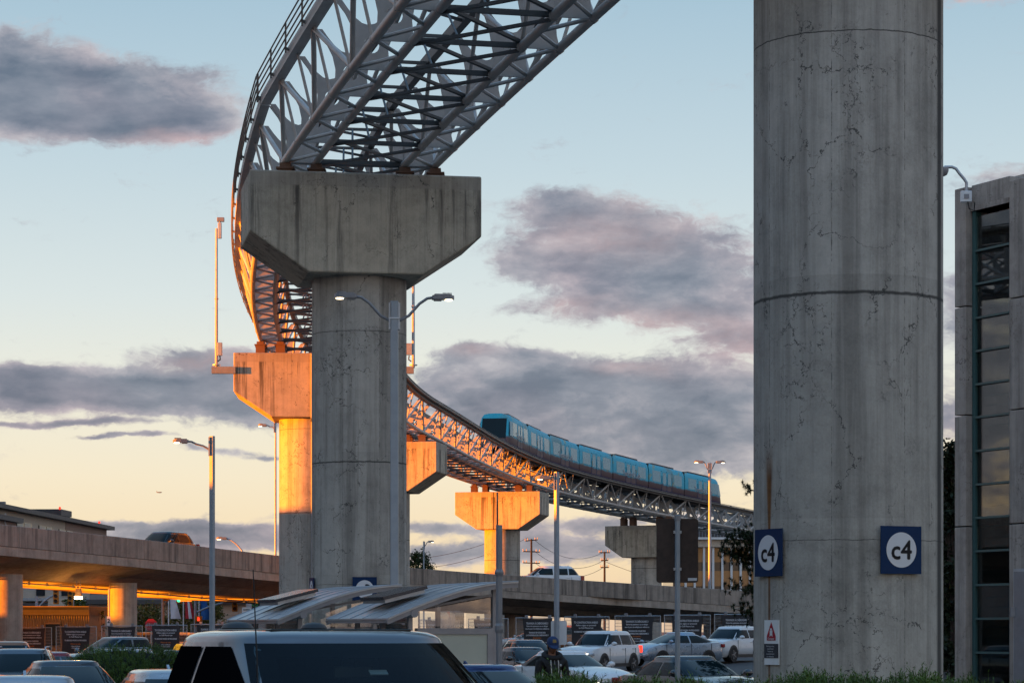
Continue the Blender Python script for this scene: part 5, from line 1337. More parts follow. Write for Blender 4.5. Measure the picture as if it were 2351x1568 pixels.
def vehicle(name, kind, col, label, cat, px, Y, yaw, group, lights=None, z0=None, roofrail=False, two_tone=None, glass='carglass', side_glass=None, detail=1, rack=False, plate=True, scale=1.0, open_glass=False):
    k = KINDS[kind]; L, W, H = k['L'], k['W'], k['H']; pk = kind == 'pickup'
    x = PX(px, Y); z = G(x, Y) if z0 is None else z0
    root = thing(name, label, cat, (x, Y, z), yaw, group); root.scale = (scale,) * 3
    pm = PAINT[col]; wb = W / 2
    # ---- lower body
    def belt(x):                      # top edge of the body side at x
        if x > k['xf']: f = (x - k['xf']) / (L / 2 - k['xf']); return k['cz'] - .02 + (k['hz'] - k['cz'] + .02) * f ** 1.6
        if pk and x < k['xr']: return k['cz'] - .02
        if x < k['xr']: f = (k['xr'] - x) / max(.05, (L / 2 + k['xr'])); return k['dz'] - .02 - .10 * f
        return k['cz'] - .02 + (k['dz'] - k['cz']) * (k['xf'] - x) / (k['xf'] - k['xr'])
    def wid(x):
        f = abs(x) / (L / 2); return wb * (1 - .17 * max(0, (f - .72) / .28) ** 2)
    fr = [-.5, -.493, -.475, -.44, -.38, -.3, -.2, -.1, 0, .1, .2, .27, .33, .39, .44, .475, .493, .5]
    rows = []
    for f in fr:
        xx = f * L; w = wid(xx); b = belt(xx); e = max(0, (abs(f) - .47) / .03)
        zl = .24 + .14 * e; tuck = .05 * e
        b2 = b - .10 * max(0, (f - .47) / .03) - (.06 * e if f < 0 else 0)
        half = [(w * .86 - tuck, zl), (w * .97 - tuck, zl + .12), (w - tuck, .55 + .1 * (H - 1.4)), (w * .985 - tuck, b2 - .14), (w * .94 - tuck, b2 - .02)]
        crown = .035
        top = [(w * .8, b2 + .012), (w * .45, b2 + .012 + crown * .7), (0, b2 + .012 + crown)]
        if pk and xx < k['xr'] - .05: top = [(w * .9, b2 + .0), (w * .89, b2 - .48), (0, b2 - .48)]
        h = half + top
        rows.append([V(xx, -y, zz) for y, zz in h] + [V(xx, y, zz) for y, zz in h[-2::-1]])
    mb = MB().grid(rows); n = len(rows[0])
    mb.f.append(tuple(range(n))); mb.f.append(tuple((len(rows) - 1) * n + i for i in range(n)))
    mb.build('body', pm, root, smooth=38)
    # ---- greenhouse shell
    NN = 3.6 if pk else 4.4; cr_ = .085 if pk else .10
    def ext(v):                        # front x, rear x, half width, z at height fraction v
        xf = k['xf'] + (k['xrf'] - k['xf']) * v; xr = k['xr'] + (k['xrr'] - k['xr']) * v
        hw = wb * .93 + (wb * k['rw'] / .93 - wb * .93) * (v ** 1.35)
        zz = k['cz'] - .04 + (H - cr_ - k['cz'] + .04) * v
        return xf + .03 * math.sin(PI * v), xr - .03 * math.sin(PI * v), hw, zz
    def loop(v, sh=1.0, dz=0.0, N=48):
        xf, xr, hw, zz = ext(v); cx, a = (xf + xr) / 2, (xf - xr) / 2
        out = []
        for i in range(N):
            t = 2 * PI * i / N; c, s_ = math.cos(t), math.sin(t)
            px_ = a * sh * math.copysign(abs(c) ** (2 / NN), c); py_ = hw * sh * math.copysign(abs(s_) ** (2 / NN), s_)
            out.append(V(cx + px_, py_, zz + dz))
        return out
    rws = [loop(v) for v in (0, .2, .4, .6, .8, .92, 1.0)] + [loop(1, .985, cr_ * .28), loop(1, .95, cr_ * .55), loop(1, .89, cr_ * .76), loop(1, .78, cr_ * .9), loop(1, .5, cr_ * .97), loop(1, .02, cr_)]
    cab_ = MB().grid(rws, wrap=True)
    if open_glass:                     # leave the windscreen opening clear so that the seats show
        def hole(f): return (f // 48) < 5 and ((f % 48) < 6 or (f % 48) >= 42)
        inner = MB().grid([[V(.25 + (p.x - .25) * .955, p.y * .955, p.z - .03) for p in r_] for r_ in rws], wrap=True)
        inner.f = [f for i, f in enumerate(inner.f) if not hole(i)]; inner.build('lining', M['lining'], root)
        cab_.f = [f for i, f in enumerate(cab_.f) if not hole(i)]
    cab_.build('cabin', pm if not two_tone else PAINT[two_tone], root, smooth=50)
    def fx(y, v, e):                   # x of the shell at lateral y
        xf, xr, hw, zz = ext(v); cx, a = (xf + xr) / 2, (xf - xr) / 2
        return cx + e * a * max(0, 1 - min(1, abs(y) / hw) ** NN) ** (1 / NN)
    def ymax(v): return ext(v)[2]
    def zv(v): return ext(v)[3]
    gm = M[glass]; sg = M[side_glass or glass]
    def endglass(e, name, v0, v1, ins):
        rs = []
        for j in range(7):
            v = v0 + (v1 - v0) * j / 6; ym = ymax(v) * ins
            rs.append([V(fx(u * ym, v, e) + e * .010, u * ym, zv(v) + .006) for u in [i / 5 - 1 for i in range(11)]])
        if open_glass and e > 0:           # black ceramic border printed round the screen
            fr_ = MB().grid([[p - V(.004, 0, 0) for p in r_] for r_ in rs]); fr_.f = [f for q_, f in enumerate(fr_.f) if q_ // 10 in (0, 5) or q_ % 10 in (0, 9)]
            fr_.build('screen_border', M['frit'], root, smooth=60)
        return MB().grid(rs).build(name, gm if e > 0 else sg, root, smooth=60)
    endglass(1, 'windscreen', .05, .985 if pk else .93, .885); endglass(-1, 'rear_window', .12, .86, .84)
    def sidey(x_, v):
        xf, xr, hw, zz = ext(v); cx, a = (xf + xr) / 2, (xf - xr) / 2
        return hw * max(0, 1 - min(1, abs(x_ - cx) / a) ** NN) ** (1 / NN)
    xB = (k['xrf'] + k['xrr']) / 2 + .12
    for sd_ in (-1, 1):
        spans = [('f', None, xB + .04), ('r', xB - .04, None)]
        if kind in ('suv', 'van', 'kicks', 'hatch'): spans = [('f', None, xB + .24), ('m', xB + .16, xB - .72), ('r', xB - .79, None)]
        for nm_, xa, xb in spans:
            rs = []
            for j in range(5):
                v = .13 + ((.96 if pk else .86) - .13) * j / 4
                xf, xr, _, _ = ext(v)
                a = xf - (.30 if pk else .14) if xa is None else xa; b = xr + .16 if xb is None else xb
                if nm_ == 'r' and kind in ('sedan', 'prius'): b += .10
                row = []
                for i in range(7):
                    xx = a + (b - a) * i / 6
                    row.append(V(xx, sd_ * (sidey(xx, v) + .008), zv(v)))
                rs.append(row)
            MB().grid(rs).build('side_window', sg, root, smooth=60)
        # door seams and handles, sill
        for xs in ((xB, k['xf'] - .16, k['xr'] + .65) if detail else ()):
            MB().box((xs, sd_ * (wid(xs) * .993), .68), (.012, .02, .62 if not pk else .8)).build('door_seam', M['trim'], root)
        for xs in (xB + .18, xB - .72): MB().box((xs, sd_ * (wid(xs) * .985 + .012), belt(xs) - .13), (.18, .03, .03)).build('door_handle', pm, root, bevel=.008)
        MB().box((0, sd_ * (wb * .955), .30), (L * .52, .06, .14)).build('sill', M['trim'], root)
        # mirrors
        mx_ = k['xf'] - .32
        m_2 = MB().ell((mx_, sd_ * (wb + .10), k['cz'] + .07), (.085, .13, .085 if not pk else .15), 10, 7)
        m_2.box((mx_ + .01, sd_ * (wb - .01), k['cz'] + .03), (.06, .14, .05)).build('mirror', pm, root, smooth=50)
        # lamps
        lm = M[lights] if lights else M['lamp_off']
        hz_ = k['hz'] - (.21 if not pk else .30)
        rot = Matrix.Rotation(-sd_ * .42, 3, 'Z') @ Matrix.Rotation(.25, 3, 'Y')
        hd_ = MB().box((L / 2 - .125, sd_ * wb * .68, hz_ + .015), (.28, .44, .13), rot).build('headlight', M['lamp_off'], root, bevel=.03)
        MB().ell((L / 2 - .07, sd_ * wb * .66, hz_ + .02), (.13, .15, .062), 12, 7, rot).build('bulb', lm, hd_)
        MB().box((-L / 2 + .085, sd_ * wb * .74, k['dz'] - .18), (.22, .36, .15 if kind in ('sedan', 'prius') else .3), Matrix.Rotation(sd_ * .3, 3, 'Z')).build('taillight', M['red_on'] if kind == 'suv' and lights else M['red_off'], root, bevel=.03)
        for xs in (L * .292, -L * .285):
            r_ = k['gr']
            arch = MB(); c0 = V(xs, sd_ * (wb - .012), r_ + .01)
            arch.prism([((r_ + .07) * math.cos(a), (r_ + .07) * math.sin(a)) for a in [PI * j / 12 for j in range(13)]] + [(-(r_ + .05), -.12), ((r_ + .05), -.12)], lambda u, v, w_: c0 + V(u, sd_ * w_, v), -.10, .018)
            arch.build('wheel_arch', M['trim'], root)
            wh = bpy.data.objects.new('wheel', None); COL.objects.link(wh); wh.parent = root; wh.location = (xs, sd_ * (wb - .095), r_)
            MB().lathe([(r_ * .6, -.10), (r_ * .93, -.115), (r_, -.07), (r_, .07), (r_ * .93, .115), (r_ * .6, .10)], 28, axis='Y').build('tyre', M['black'], wh, smooth=40)
            rim = MB().lathe([(r_ * .62, .085), (r_ * .56, .09), (r_ * .54, .05)], 28, (0, 0, 0), 'Y', False) if sd_ > 0 else MB().lathe([(r_ * .62, -.085), (r_ * .56, -.09), (r_ * .54, -.05)], 28, (0, 0, 0), 'Y', False)
            for j in range(5):
                a = 2 * PI * j / 5; rim.bar(V(0, sd_ * .10, 0), V(r_ * .57 * math.cos(a), sd_ * .10, r_ * .57 * math.sin(a)), .035, .06, up=(0, 1, 0))
            rim.ell((0, sd_ * .10, 0), (.05, .03, .05), 8, 5).build('rim', M['alloy'], wh, smooth=40)
    # front and rear trim
    MB().box((L / 2 - .018, 0, k['hz'] - .24 - (.1 if pk else 0)), (.06, W * .50, .15 + (.25 if pk else 0))).build('grille', M['trim'], root, bevel=.02)
    MB().box((L / 2 - .02, 0, .42), (.07, W * .62, .13)).build('lower_intake', M['trim'], root, bevel=.02)
    if plate: MB().box((L / 2 + .024, 0, .54), (.015, .31, .15)).build('number_plate', M['plate_white'], root)
    MB().box((k['xf'] + .02, 0, k['cz'] + .005), (.10, W * .62, .02)).build('wiper_cowl', M['trim'], root)
    if roofrail:
        for sd_ in (-1, 1):
            yy = wb * k['rw'] / .93 * .9
            MB().path([V(k['xrf'] - .15, sd_ * yy, H - .05), V(k['xrf'] - .3, sd_ * yy, H + .03), V(k['xrr'] + .3, sd_ * yy, H + .03), V(k['xrr'] + .1, sd_ * yy, H - .05)], .02, 6).build('roof_rail', M['galv'], root)
    if not pk: MB().prism([(0, 0), (.16, 0), (.02, .07)], lambda u, v, w_: V(k['xrr'] + .12 + u, w_, H - .02 + v), -.018, .018).build('fin_antenna', pm, root)
    return root, k
CG = 'vehicles in the car park queue'
D = R_
vehicle('parked_car', 'sedan', 'silver', 'silver car roof filling the bottom left corner', 'car', 60, 32.5, D(-78), CG)
vehicle('parked_car', 'sedan', 'charcoal', 'dark blue-grey sedan in front of the rounded yew bush, lower left', 'car', 160, 50, D(-68), CG)
vehicle('parked_car', 'kicks', 'slate', 'dark slate crossover cut by the left edge behind the dark sedan', 'car', 48, 61, D(-84), CG, roofrail=True)
vehicle('parked_car', 'hatch', 'red', 'dark red hatchback between the left crossover and the yew bush', 'car', 112, 67, D(-60), CG)
vehicle('parked_car', 'suv', 'copper', 'coppery crossover at the left edge before the banners', 'car', 18, 84, D(-75), CG)
vehicle('pickup_truck', 'pickup', 'slate', 'slate grey pickup truck behind the yew bush', 'pickup truck', 268, 92, D(-140), CG, scale=.93)
vehicle('parked_car', 'suv', 'silver', 'silver crossover with roof rails just behind the top of the yew bush', 'car', 318, 76, D(-20), CG, roofrail=True, scale=.88)
tx, tk = vehicle('taxi', 'sedan', 'taxi', 'dark taxi with yellow roof sign left of the big pickup', 'taxi', 398, 80, D(-125), CG)
M['taxi_sign'] = plain('lit yellow taxi sign', (0.6, 0.3, 0.02), .4, vary=0, emis=(1, .45, .03), estr=.12)
ts_ = MB().prism([(-.19, 0), (.19, 0), (.15, .10), (.05, .19), (-.05, .19), (-.15, .10)], lambda u, v, w: V(-.3 + w, u, 1.44 + v), -.10, .10).build('roof_sign', M['taxi_sign'], tx)
write(MB(), 'TAXI', .10, lambda a, b: V(-.195, a, 1.52 + b), width=.24).build('lettering', M['letter_black'], ts_)
vehicle('parked_car', 'hatch', 'silver', 'silver car tucked low at the left flank of the big pickup', 'car', 425, 35, D(-72), CG)
vehicle('parked_car', 'sedan', 'blue', 'dark blue sedan beside the right flank of the big pickup', 'car', 1120, 44, D(-62), CG)
vehicle('parked_car', 'hatch', 'charcoal', 'dark hatchback behind the dark stop post, rear of two', 'car', 1215, 101, D(-75), CG)
vehicle('parked_car', 'sedan', 'black', 'black sedan behind the stop post, nearer of two', 'car', 1212, 90, D(-66), CG)
vehicle('parked_car', 'sedan', 'white', 'white sedan right behind the man in the cap', 'car', 1308, 76, D(-58), CG, lights='beam')
vehicle('parked_car', 'suv', 'white', 'white crossover with black wheel arches below the banners, centre right', 'car', 1376, 106, D(-119), CG, lights='beam')
vehicle('parked_car', 'prius', 'steel_blue', 'pale blue hatchback between the two white crossovers', 'car', 1545, 111, D(-143), CG)
vehicle('parked_car', 'sedan', 'black', 'dark sedan with lit headlights behind the dark sign post', 'car', 1596, 60, D(-61), CG, lights='beam')
vehicle('parked_car', 'kicks', 'white', 'white crossover with amber headlights left of the near pier', 'car', 1676, 115, D(-124), CG, lights='amber')
vehicle('parked_car', 'suv', 'slate', 'slate car seen through the fence beyond the pale pickup', 'car', 345, 158, D(-10), 'cars behind the fence', detail=0)
vehicle('parked_car', 'van', 'white', 'white car seen through the fence left of the slim lamp post', 'car', 436, 162, D(-10), 'cars behind the fence', detail=0)
vehicle('parked_car', 'suv', 'copper', 'copper car seen through the fence behind the white crossover', 'car', 1310, 150, D(-170), 'cars behind the fence', detail=0)
vehicle('parked_car', 'sedan', 'silver', 'silver car seen through the fence left of the white sign plate', 'car', 1215, 152, D(-170), 'cars behind the fence', detail=0)
# on the overpass
def on_deck(px, lane):
    s_ = ov_s_at_px(px); p, t, w = ov(s_); c = p + w * lane; return c, math.atan2(t.y, t.x)
c, a = on_deck(452, 2.4)
vehicle('van', 'suv', 'black', 'dark van glinting orange on the overpass left of the slim lamp post', 'van', c.x / c.y * FPX + 1175.5, c.y, a + PI, 'vehicles on the overpass', z0=c.z - 1.02, scale=1.12)
c, a = on_deck(1278, 3.2)
vehicle('parked_car', 'suv', 'white', 'white crossover driving on the overpass right of the yellow pier', 'car', c.x / c.y * FPX + 1175.5, c.y, a + PI, 'vehicles on the overpass', z0=c.z - 1.0, scale=1.15)

# ---- the big pickup in the foreground
M['lining'] = plain('dark cabin lining', (0.022, 0.024, 0.026), .8)
M['headrest_green'] = plain('green headrest cover', (0.03, 0.34, 0.13), .8)
M['seat'] = plain('grey seat cloth', (0.13, 0.14, 0.145), .85)
M['windscreen_glass'] = glassy('tinted windscreen', (0.42, 0.54, 0.55), 0.01, refl=.22)
tr, k = vehicle('pickup_truck', 'pickup', 'grey', 'big grey pickup truck in the foreground with its dark glass towards us', 'pickup truck', 756, 17.4, D(-65), CG, glass='windscreen_glass', side_glass='darkglass', plate=False, scale=1.045, open_glass=True)
H = k['H']
MB().path([V(1.3, -.93, 1.1), V(1.285, -.945, 1.75), V(1.26, -.96, 2.28)], [.007, .005, .003], 6).build('whip_antenna', M['black'], tr)
MB().box((-.30, 0, H - .006), (1.05, .96, .016)).build('sunroof', M['carglass'], tr, bevel=.005)
MB().ell((-.95, -.30, H + .01), (.13, .11, .045), 12, 6).build('satellite_pod', M['trim'], tr, smooth=50)
MB().ell((-.95, .25, H + .01), (.10, .09, .04), 12, 6).build('satellite_pod', M['trim'], tr, smooth=50)
for y in (-.42, .42):                      # front and rear seats with headrests
    for x in (-.15, -.95):
        MB().box((x - .28, y, 1.22), (.16, .52, .74), Matrix.Rotation(-.16, 3, 'Y')).build('seat_back', M['seat'], tr, bevel=.07)
        MB().box((x - .37, y, 1.66), (.11, .27, .19)).build('headrest', M['seat'] if (x < -.5 or y > 0) else M['headrest_green'], tr, bevel=.05)
MB().box((.95, 0, 1.22), (.6, 1.6, .16)).build('dashboard', M['trim'], tr, bevel=.05)
MB().path([V(.48 + .05 * math.sin(a), .42 + .19 * math.cos(a), 1.30 + .18 * math.sin(a)) for a in [2 * PI * k / 20 for k in range(21)]], .015, 6, False).build('steering_wheel', M['trim'], tr)
MB().box((.42, 0, 1.66), (.03, .26, .075)).tube(V(.43, 0, 1.69), V(.46, 0, 1.73), .012, n=6).build('rear_view_mirror', M['trim'], tr, bevel=.02)
MB().box((.60, .10, 1.66), (.008, .12, .045), Matrix.Rotation(-.95, 3, 'Y')).build('toll_tag', M['plate_white'], tr)
for sd_ in (-1, 1):                        # wipers resting on the screen
    MB().tube(V(1.38, sd_ * .15 - .1, 1.31), V(1.22, sd_ * .45 - .1, 1.42), .012, n=6).build('wiper', M['trim'], tr)
# ================================================================ VEGETATION
M['yew'] = foliage('yew needles', (0.026, 0.05, 0.010), (0.11, 0.19, 0.034))
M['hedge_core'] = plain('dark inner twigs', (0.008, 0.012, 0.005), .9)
M['pine'] = foliage('pine needles', (0.008, 0.018, 0.007), (0.03, 0.055, 0.018), (0.075, 0.035, 0.012))
M['conifer'] = foliage('dark conifer leaves', (0.005, 0.009, 0.003), (0.022, 0.032, 0.008), (0.06, 0.065, 0.012))
M['autumn'] = foliage('turning leaves', (0.035, 0.05, 0.010), (0.16, 0.12, 0.022), (0.26, 0.16, 0.03))
M['willow'] = foliage('green leaves', (0.028, 0.05, 0.010), (0.10, 0.13, 0.028))
M['fargreen'] = foliage('far green leaves', (0.014, 0.028, 0.010), (0.05, 0.075, 0.022))
M['bark'] = plain('bark', (0.045, 0.032, 0.025), .9, vary=.3)
def shoot(mb, p, d, L, n, w, r):
    """an upright yew shoot: a stem with flat needles on both sides"""
    d = d.normalized(); a = V(r.uniform(-1, 1), r.uniform(-1, 1), r.uniform(-.3, .3)).cross(d).normalized(); b = d.cross(a)
    q = p + d * L
    mb.add([p - a * w * .25, p + a * w * .25, q], [(0, 1, 2)])
    for k in range(n):
        f = (k + .5) / n; c = p + d * (L * f); an = k * 2.4
        u = (a * math.cos(an) + b * math.sin(an)); t = (u * .8 + d * .75).normalized(); ln = w * 1.9 * (1.15 - .55 * f); s_ = u.cross(d) * (w * .20)
        mb.add([c - s_, c + s_, c + t * ln], [(0, 1, 2)])
r7 = random.Random(11)
# long hedge under the near pier
hx0, hx1, hy0, hy1 = PX(1232, 30), PX(2440, 30), 28.9, 30.9
hedge = thing('hedge', 'long clipped yew hedge along the bottom right below the near pier', 'hedge', ((hx0 + hx1) / 2, 29.9, .13))
ox, oy = (hx0 + hx1) / 2, 29.9
def htop(x): return 1.22 + .055 * math.sin(x * 1.7 + 1) + .04 * math.sin(x * 4.1) + .03 * math.sin(x * 9.7)
rows = []
for i in range(33):
    x = hx0 + .12 + (hx1 - hx0 - .24) * i / 32; t = htop(x) - .17
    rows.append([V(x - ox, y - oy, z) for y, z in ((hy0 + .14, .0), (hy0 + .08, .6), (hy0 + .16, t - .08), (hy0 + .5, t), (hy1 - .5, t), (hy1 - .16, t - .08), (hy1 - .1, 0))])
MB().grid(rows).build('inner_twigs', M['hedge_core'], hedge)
mb = MB()
for k in range(5200):
    x = r7.uniform(hx0, hx1)
    if k < 3300:
        y = r7.uniform(hy0, hy1); z = htop(x) - r7.uniform(.02, .20); d = V(r7.gauss(0, .42), r7.gauss(0, .42), 1); L = r7.uniform(.10, .22) * (1.7 if r7.random() < .06 else 1)
        if min(y - hy0, hy1 - y) < .2: z -= .1
    else:
        f = r7.random(); y = hy0 + .05 if f < .75 else hy1 - .05; z = r7.uniform(.1, htop(x) - .1); d = V(r7.gauss(0, .5), -1 if f < .75 else 1, r7.uniform(.1, 1.1)); L = r7.uniform(.1, .2)
    shoot(mb, V(x - ox, y - oy, z), d, L, 8, .040, r7)
for px, h in ((2108, .33), (2122, .27), (1455, .20), (1400, .2), (1622, .18), (1508, .16), (2330, .2), (2300, .2)):
    x = PX(px, 29.6)
    for q in range(7): shoot(mb, V(x - ox + r7.gauss(0, .03), -.3, htop(x) - .08), V(r7.gauss(0, .25), r7.gauss(0, .2), 1), h * r7.uniform(.7, 1.15), 14, .03, r7)
mb.build('shoots', M['yew'], hedge)
# rounded yew bush, lower left
bx = PX(292, 61.5)
bush = thing('yew_bush', 'broad rounded yew bush behind the dark sedan, lower left', 'bush', (bx, 61.5, .13))
def dome(a, e, k=1.0):
    n_ = 1 + .05 * math.sin(3 * a + 2 * e) + .04 * math.sin(7 * a + 5 * e)
    c, s_ = abs(math.cos(e)) ** .65, math.sin(e) ** .8
    return V(1.85 * k * n_ * c * math.cos(a), 1.25 * k * n_ * c * math.sin(a), 1.46 * k * n_ * s_)
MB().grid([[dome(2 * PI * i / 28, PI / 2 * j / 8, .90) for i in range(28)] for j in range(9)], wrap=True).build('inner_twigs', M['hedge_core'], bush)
mb = MB()
for k in range(5600):
    a, e = r7.uniform(0, 2 * PI), math.asin(r7.uniform(.02, 1))
    p = dome(a, e, r7.uniform(.86, .99)); d = (p - V(0, 0, .1)).normalized() + V(r7.gauss(0, .3), r7.gauss(0, .3), .35 + r7.gauss(0, .3))
    shoot(mb, p, d, r7.uniform(.09, .2), 7, .038, r7)
mb.build('shoots', M['yew'], bush)

def leaves(mb, c, rad, n, size, r, flat=1.0):
    for _ in range(n):
        p = c + V(r.gauss(0, rad.x * .5), r.gauss(0, rad.y * .5), r.gauss(0, rad.z * .5))
        u = V(r.gauss(0, 1), r.gauss(0, 1), r.gauss(0, flat)).normalized(); w = u.cross(V(r.gauss(0, 1), r.gauss(0, 1), r.gauss(0, 1))).normalized()
        s_ = size * r.uniform(.6, 1.4)
        mb.add([p - u * s_, p + w * s_ * .55, p + u * s_, p - w * s_ * .55], [(0, 1, 2, 3)])
def tree(name, label, x, y, H, cr, leafm, seed, n_cl=60, n_lf=34, size=.10, trunk=.14, base=.3, shape=0, group='trees beyond the overpass', z0=None):
    r = random.Random(seed); z0 = G(x, y) if z0 is None else z0
    root = thing(name, label, 'tree', (x, y, z0), 0, group)
    tb = MB(); top = V(r.gauss(0, .1), r.gauss(0, .1), H * .9)
    tb.path([V(0, 0, -.1), V(r.gauss(0, .05), 0, H * .3), V(r.gauss(0, .1), r.gauss(0, .1), H * .6), top], [trunk, trunk * .8, trunk * .5, trunk * .15], 9)
    cl = []
    for k in range(n_cl):
        f = r.random(); z = H * (base + (1 - base) * f)
        if shape == 0: rr = cr * math.sqrt(max(.05, 1 - ((f - .42) / .62) ** 2))
        else: rr = cr * (1.08 - f) ** .8 + .1
        a = r.uniform(0, 2 * PI); q = rr * r.uniform(.35, 1.0)
        cl.append(V(q * math.cos(a), q * math.sin(a), z))
    for c in cl[::4]: tb.path([V(0, 0, max(.3, c.z * .7)), V(c.x * .5, c.y * .5, c.z * .85), c], [trunk * .3, trunk * .2, .01], 5)
    tb.build('trunk', M['bark'], root, smooth=50)
    lb = MB()
    for c in cl: leaves(lb, c, V(cr * .34, cr * .34, cr * .28) * r.uniform(.6, 1.25), n_lf, size, r)
    lb.build('crown', leafm, root)
    return root
tree('autumn_tree', 'yellowing bushy tree right of the bridge pillar', PX(333, 206), 206, 3.9, 1.75, M['autumn'], 1, 80, 40, .10)
tree('autumn_tree', 'broad yellow-green tree behind the flags', PX(425, 207), 207, 4.2, 1.9, M['autumn'], 2, 90, 44, .10)
tree('autumn_tree', 'yellow-green tree behind the slim lamp post', PX(482, 209), 209, 4.1, 1.6, M['autumn'], 3, 80, 44, .10)
tree('green_tree', 'green weeping tree behind the dark-backed signal', PX(172, 205), 205, 4.6, 1.2, M['willow'], 4, 60, 40, .10)
tree('sapling', 'thin sapling left of the bridge pillar', PX(232, 152), 152, 2.9, .5, M['willow'], 5, 12, 12, .07, .03)
tree('sapling', 'small fir sapling right of the slim lamp post', PX(527, 205), 205, 2.1, .45, M['fargreen'], 6, 20, 20, .08, .03, .1, 1)
tree('round_tree', 'bushy green tree above the overpass right of the big grey pier', PX(962, 300), 300, PZ(1266, 300) - .2, 1.75, M['fargreen'], 7, 90, 42, .14, base=.55, z0=0)
for k, (px, Y, yt, rr, lb) in enumerate(((2190, 97, 1022, 1.0, 'tall dark conifer right against the glass tower'), (2168, 104, 1060, 1.2, 'dark conifer just right of the near pier'), (2222, 108, 1075, 1.5, 'dark conifer behind the glass tower'), (2140, 101, 1130, 1.3, 'dark conifer hidden behind the near pier'))):
    tree('conifer', lb, PX(px, Y), Y, PZ(yt, Y) - G(PX(px, Y), Y), rr, M['conifer'], 20 + k, 150, 46, .10, .16, .04, 1, 'dark conifers between pier and tower')
# pine with layered boughs showing past the near pier
Yp = 64.0; xp = PX(1806, Yp)
pine = thing('pine_tree', 'pine tree whose boughs show left of the near pier', 'tree', (xp, Yp, 0))
Hp = PZ(1052, Yp)
tb = MB().path([V(0, 0, -.1), V(.05, 0, Hp * .4), V(-.05, .05, Hp * .8), V(0, 0, Hp)], [.16, .13, .07, .02], 10)
lb = MB(); r = random.Random(5)
boughs = [(1120, 1712, .8), (1222, 1700, 1.0), (1232, 1668, 1.2), (1262, 1658, 1.4), (1270, 1672, 1.3), (1286, 1690, 1.0), (1243, 1700, 1.1), (1345, 1676, .9), (1352, 1712, .8), (1398, 1688, .9), (1408, 1712, .7), (1330, 1718, .6), (1305, 1712, .6)]
for y_, px_, dens in boughs:
    e = P(px_, y_, Yp + r.uniform(-.5, .4)) - V(xp, Yp, 0); s0 = V(0, 0, e.z - .15)
    pts = [s0, s0.lerp(e, .5) + V(0, 0, -.10), e]
    tb.path(pts, [.04, .028, .01], 6)
    for k in range(int(46 * dens)):
        f = r.uniform(.45, 1.0); c = s0.lerp(e, f) + V(r.gauss(0, .11), r.gauss(0, .22), r.gauss(0, .10))
        for q in range(44):
            d = V(r.gauss(0, 1), r.gauss(0, 1), r.gauss(.35, .8)).normalized(); L = r.uniform(.07, .13); s_ = d.cross(Z).normalized() * .011 if abs(d.z) < .99 else V(.011, 0, 0)
            lb.add([c - s_, c + s_, c + d * L], [(0, 1, 2)])
for k in range(26):
    a = r.uniform(-1.9, 1.9); z = r.uniform(1.2, Hp * .95); L = (1 - z / Hp * .75) * 1.7
    e = V(L * math.cos(a), L * math.sin(a), z + .15); tb.path([V(0, 0, z - .1), e], [.035, .01], 5)
    for q in range(9):
        c = V(0, 0, z - .1).lerp(e, r.uniform(.3, 1)) + V(r.gauss(0, .12), r.gauss(0, .12), r.gauss(0, .1))
        for w in range(26):
            d = V(r.gauss(0, 1), r.gauss(0, 1), r.gauss(.3, .8)).normalized(); s_ = d.cross(V(.3, .2, 1)).normalized() * .008
            lb.add([c - s_, c + s_, c + d * .13], [(0, 1, 2)])
tb.build('trunk', M['bark'], pine, smooth=50); lb.build('crown', M['pine'], pine)

# ================================================================ MAN IN A CAP
M['skin'] = plain('skin', (0.22, 0.105, 0.065), .55, vary=.05)
M['hoodie'] = plain('black hoodie cloth', (0.010, 0.010, 0.012), .85, vary=.25, scale=14)
M['cap_blue'] = plain('navy cap cloth', (0.010, 0.030, 0.095), .75, vary=.15, scale=10)
M['gold'] = plain('dull gold badge', (0.22, 0.14, 0.03), .6)
M['jeans'] = plain('dark jeans', (0.02, 0.024, 0.035), .85)
M['hair'] = plain('dark hair', (0.012, 0.009, 0.008), .7)
M['cord'] = plain('cream drawcord', (0.55, 0.53, 0.5), .7)
man = thing('person', 'man in a navy cap and black zip hoodie looking down behind the hedge', 'person', (PX(1268, 39.5), 39.5, .13), R_(-90 + 16))
# local: +x forward (towards the camera, a little to the right), +z up
def skin_mesh(name, joints, bones, m, parent, sub=2):
    me = bpy.data.meshes.new(name)
    me.from_pydata([j[:3] for j in joints], bones, [])
    o = bpy.data.objects.new(name, me); COL.objects.link(o)
    sk = o.modifiers.new('skin', 'SKIN'); sk.use_smooth_shade = True
    if not me.skin_vertices: me.skin_vertices.new()
    for i, j in enumerate(joints):
        rr = j[3]; me.skin_vertices[0].data[i].radius = rr if isinstance(rr, tuple) else (rr, rr)
    me.skin_vertices[0].data[0].use_root = True
    ss = o.modifiers.new('sub', 'SUBSURF'); ss.levels = ss.render_levels = sub
    dg = bpy.context.evaluated_depsgraph_get(); dg.update()
    m2 = bpy.data.meshes.new_from_object(o.evaluated_get(dg)); m2.name = name
    bpy.data.objects.remove(o); m2.materials.clear(); m2.materials.append(m)
    m2.polygons.foreach_set('use_smooth', [True] * len(m2.polygons))
    q = bpy.data.objects.new(name, m2); COL.objects.link(q); q.parent = parent
    return q
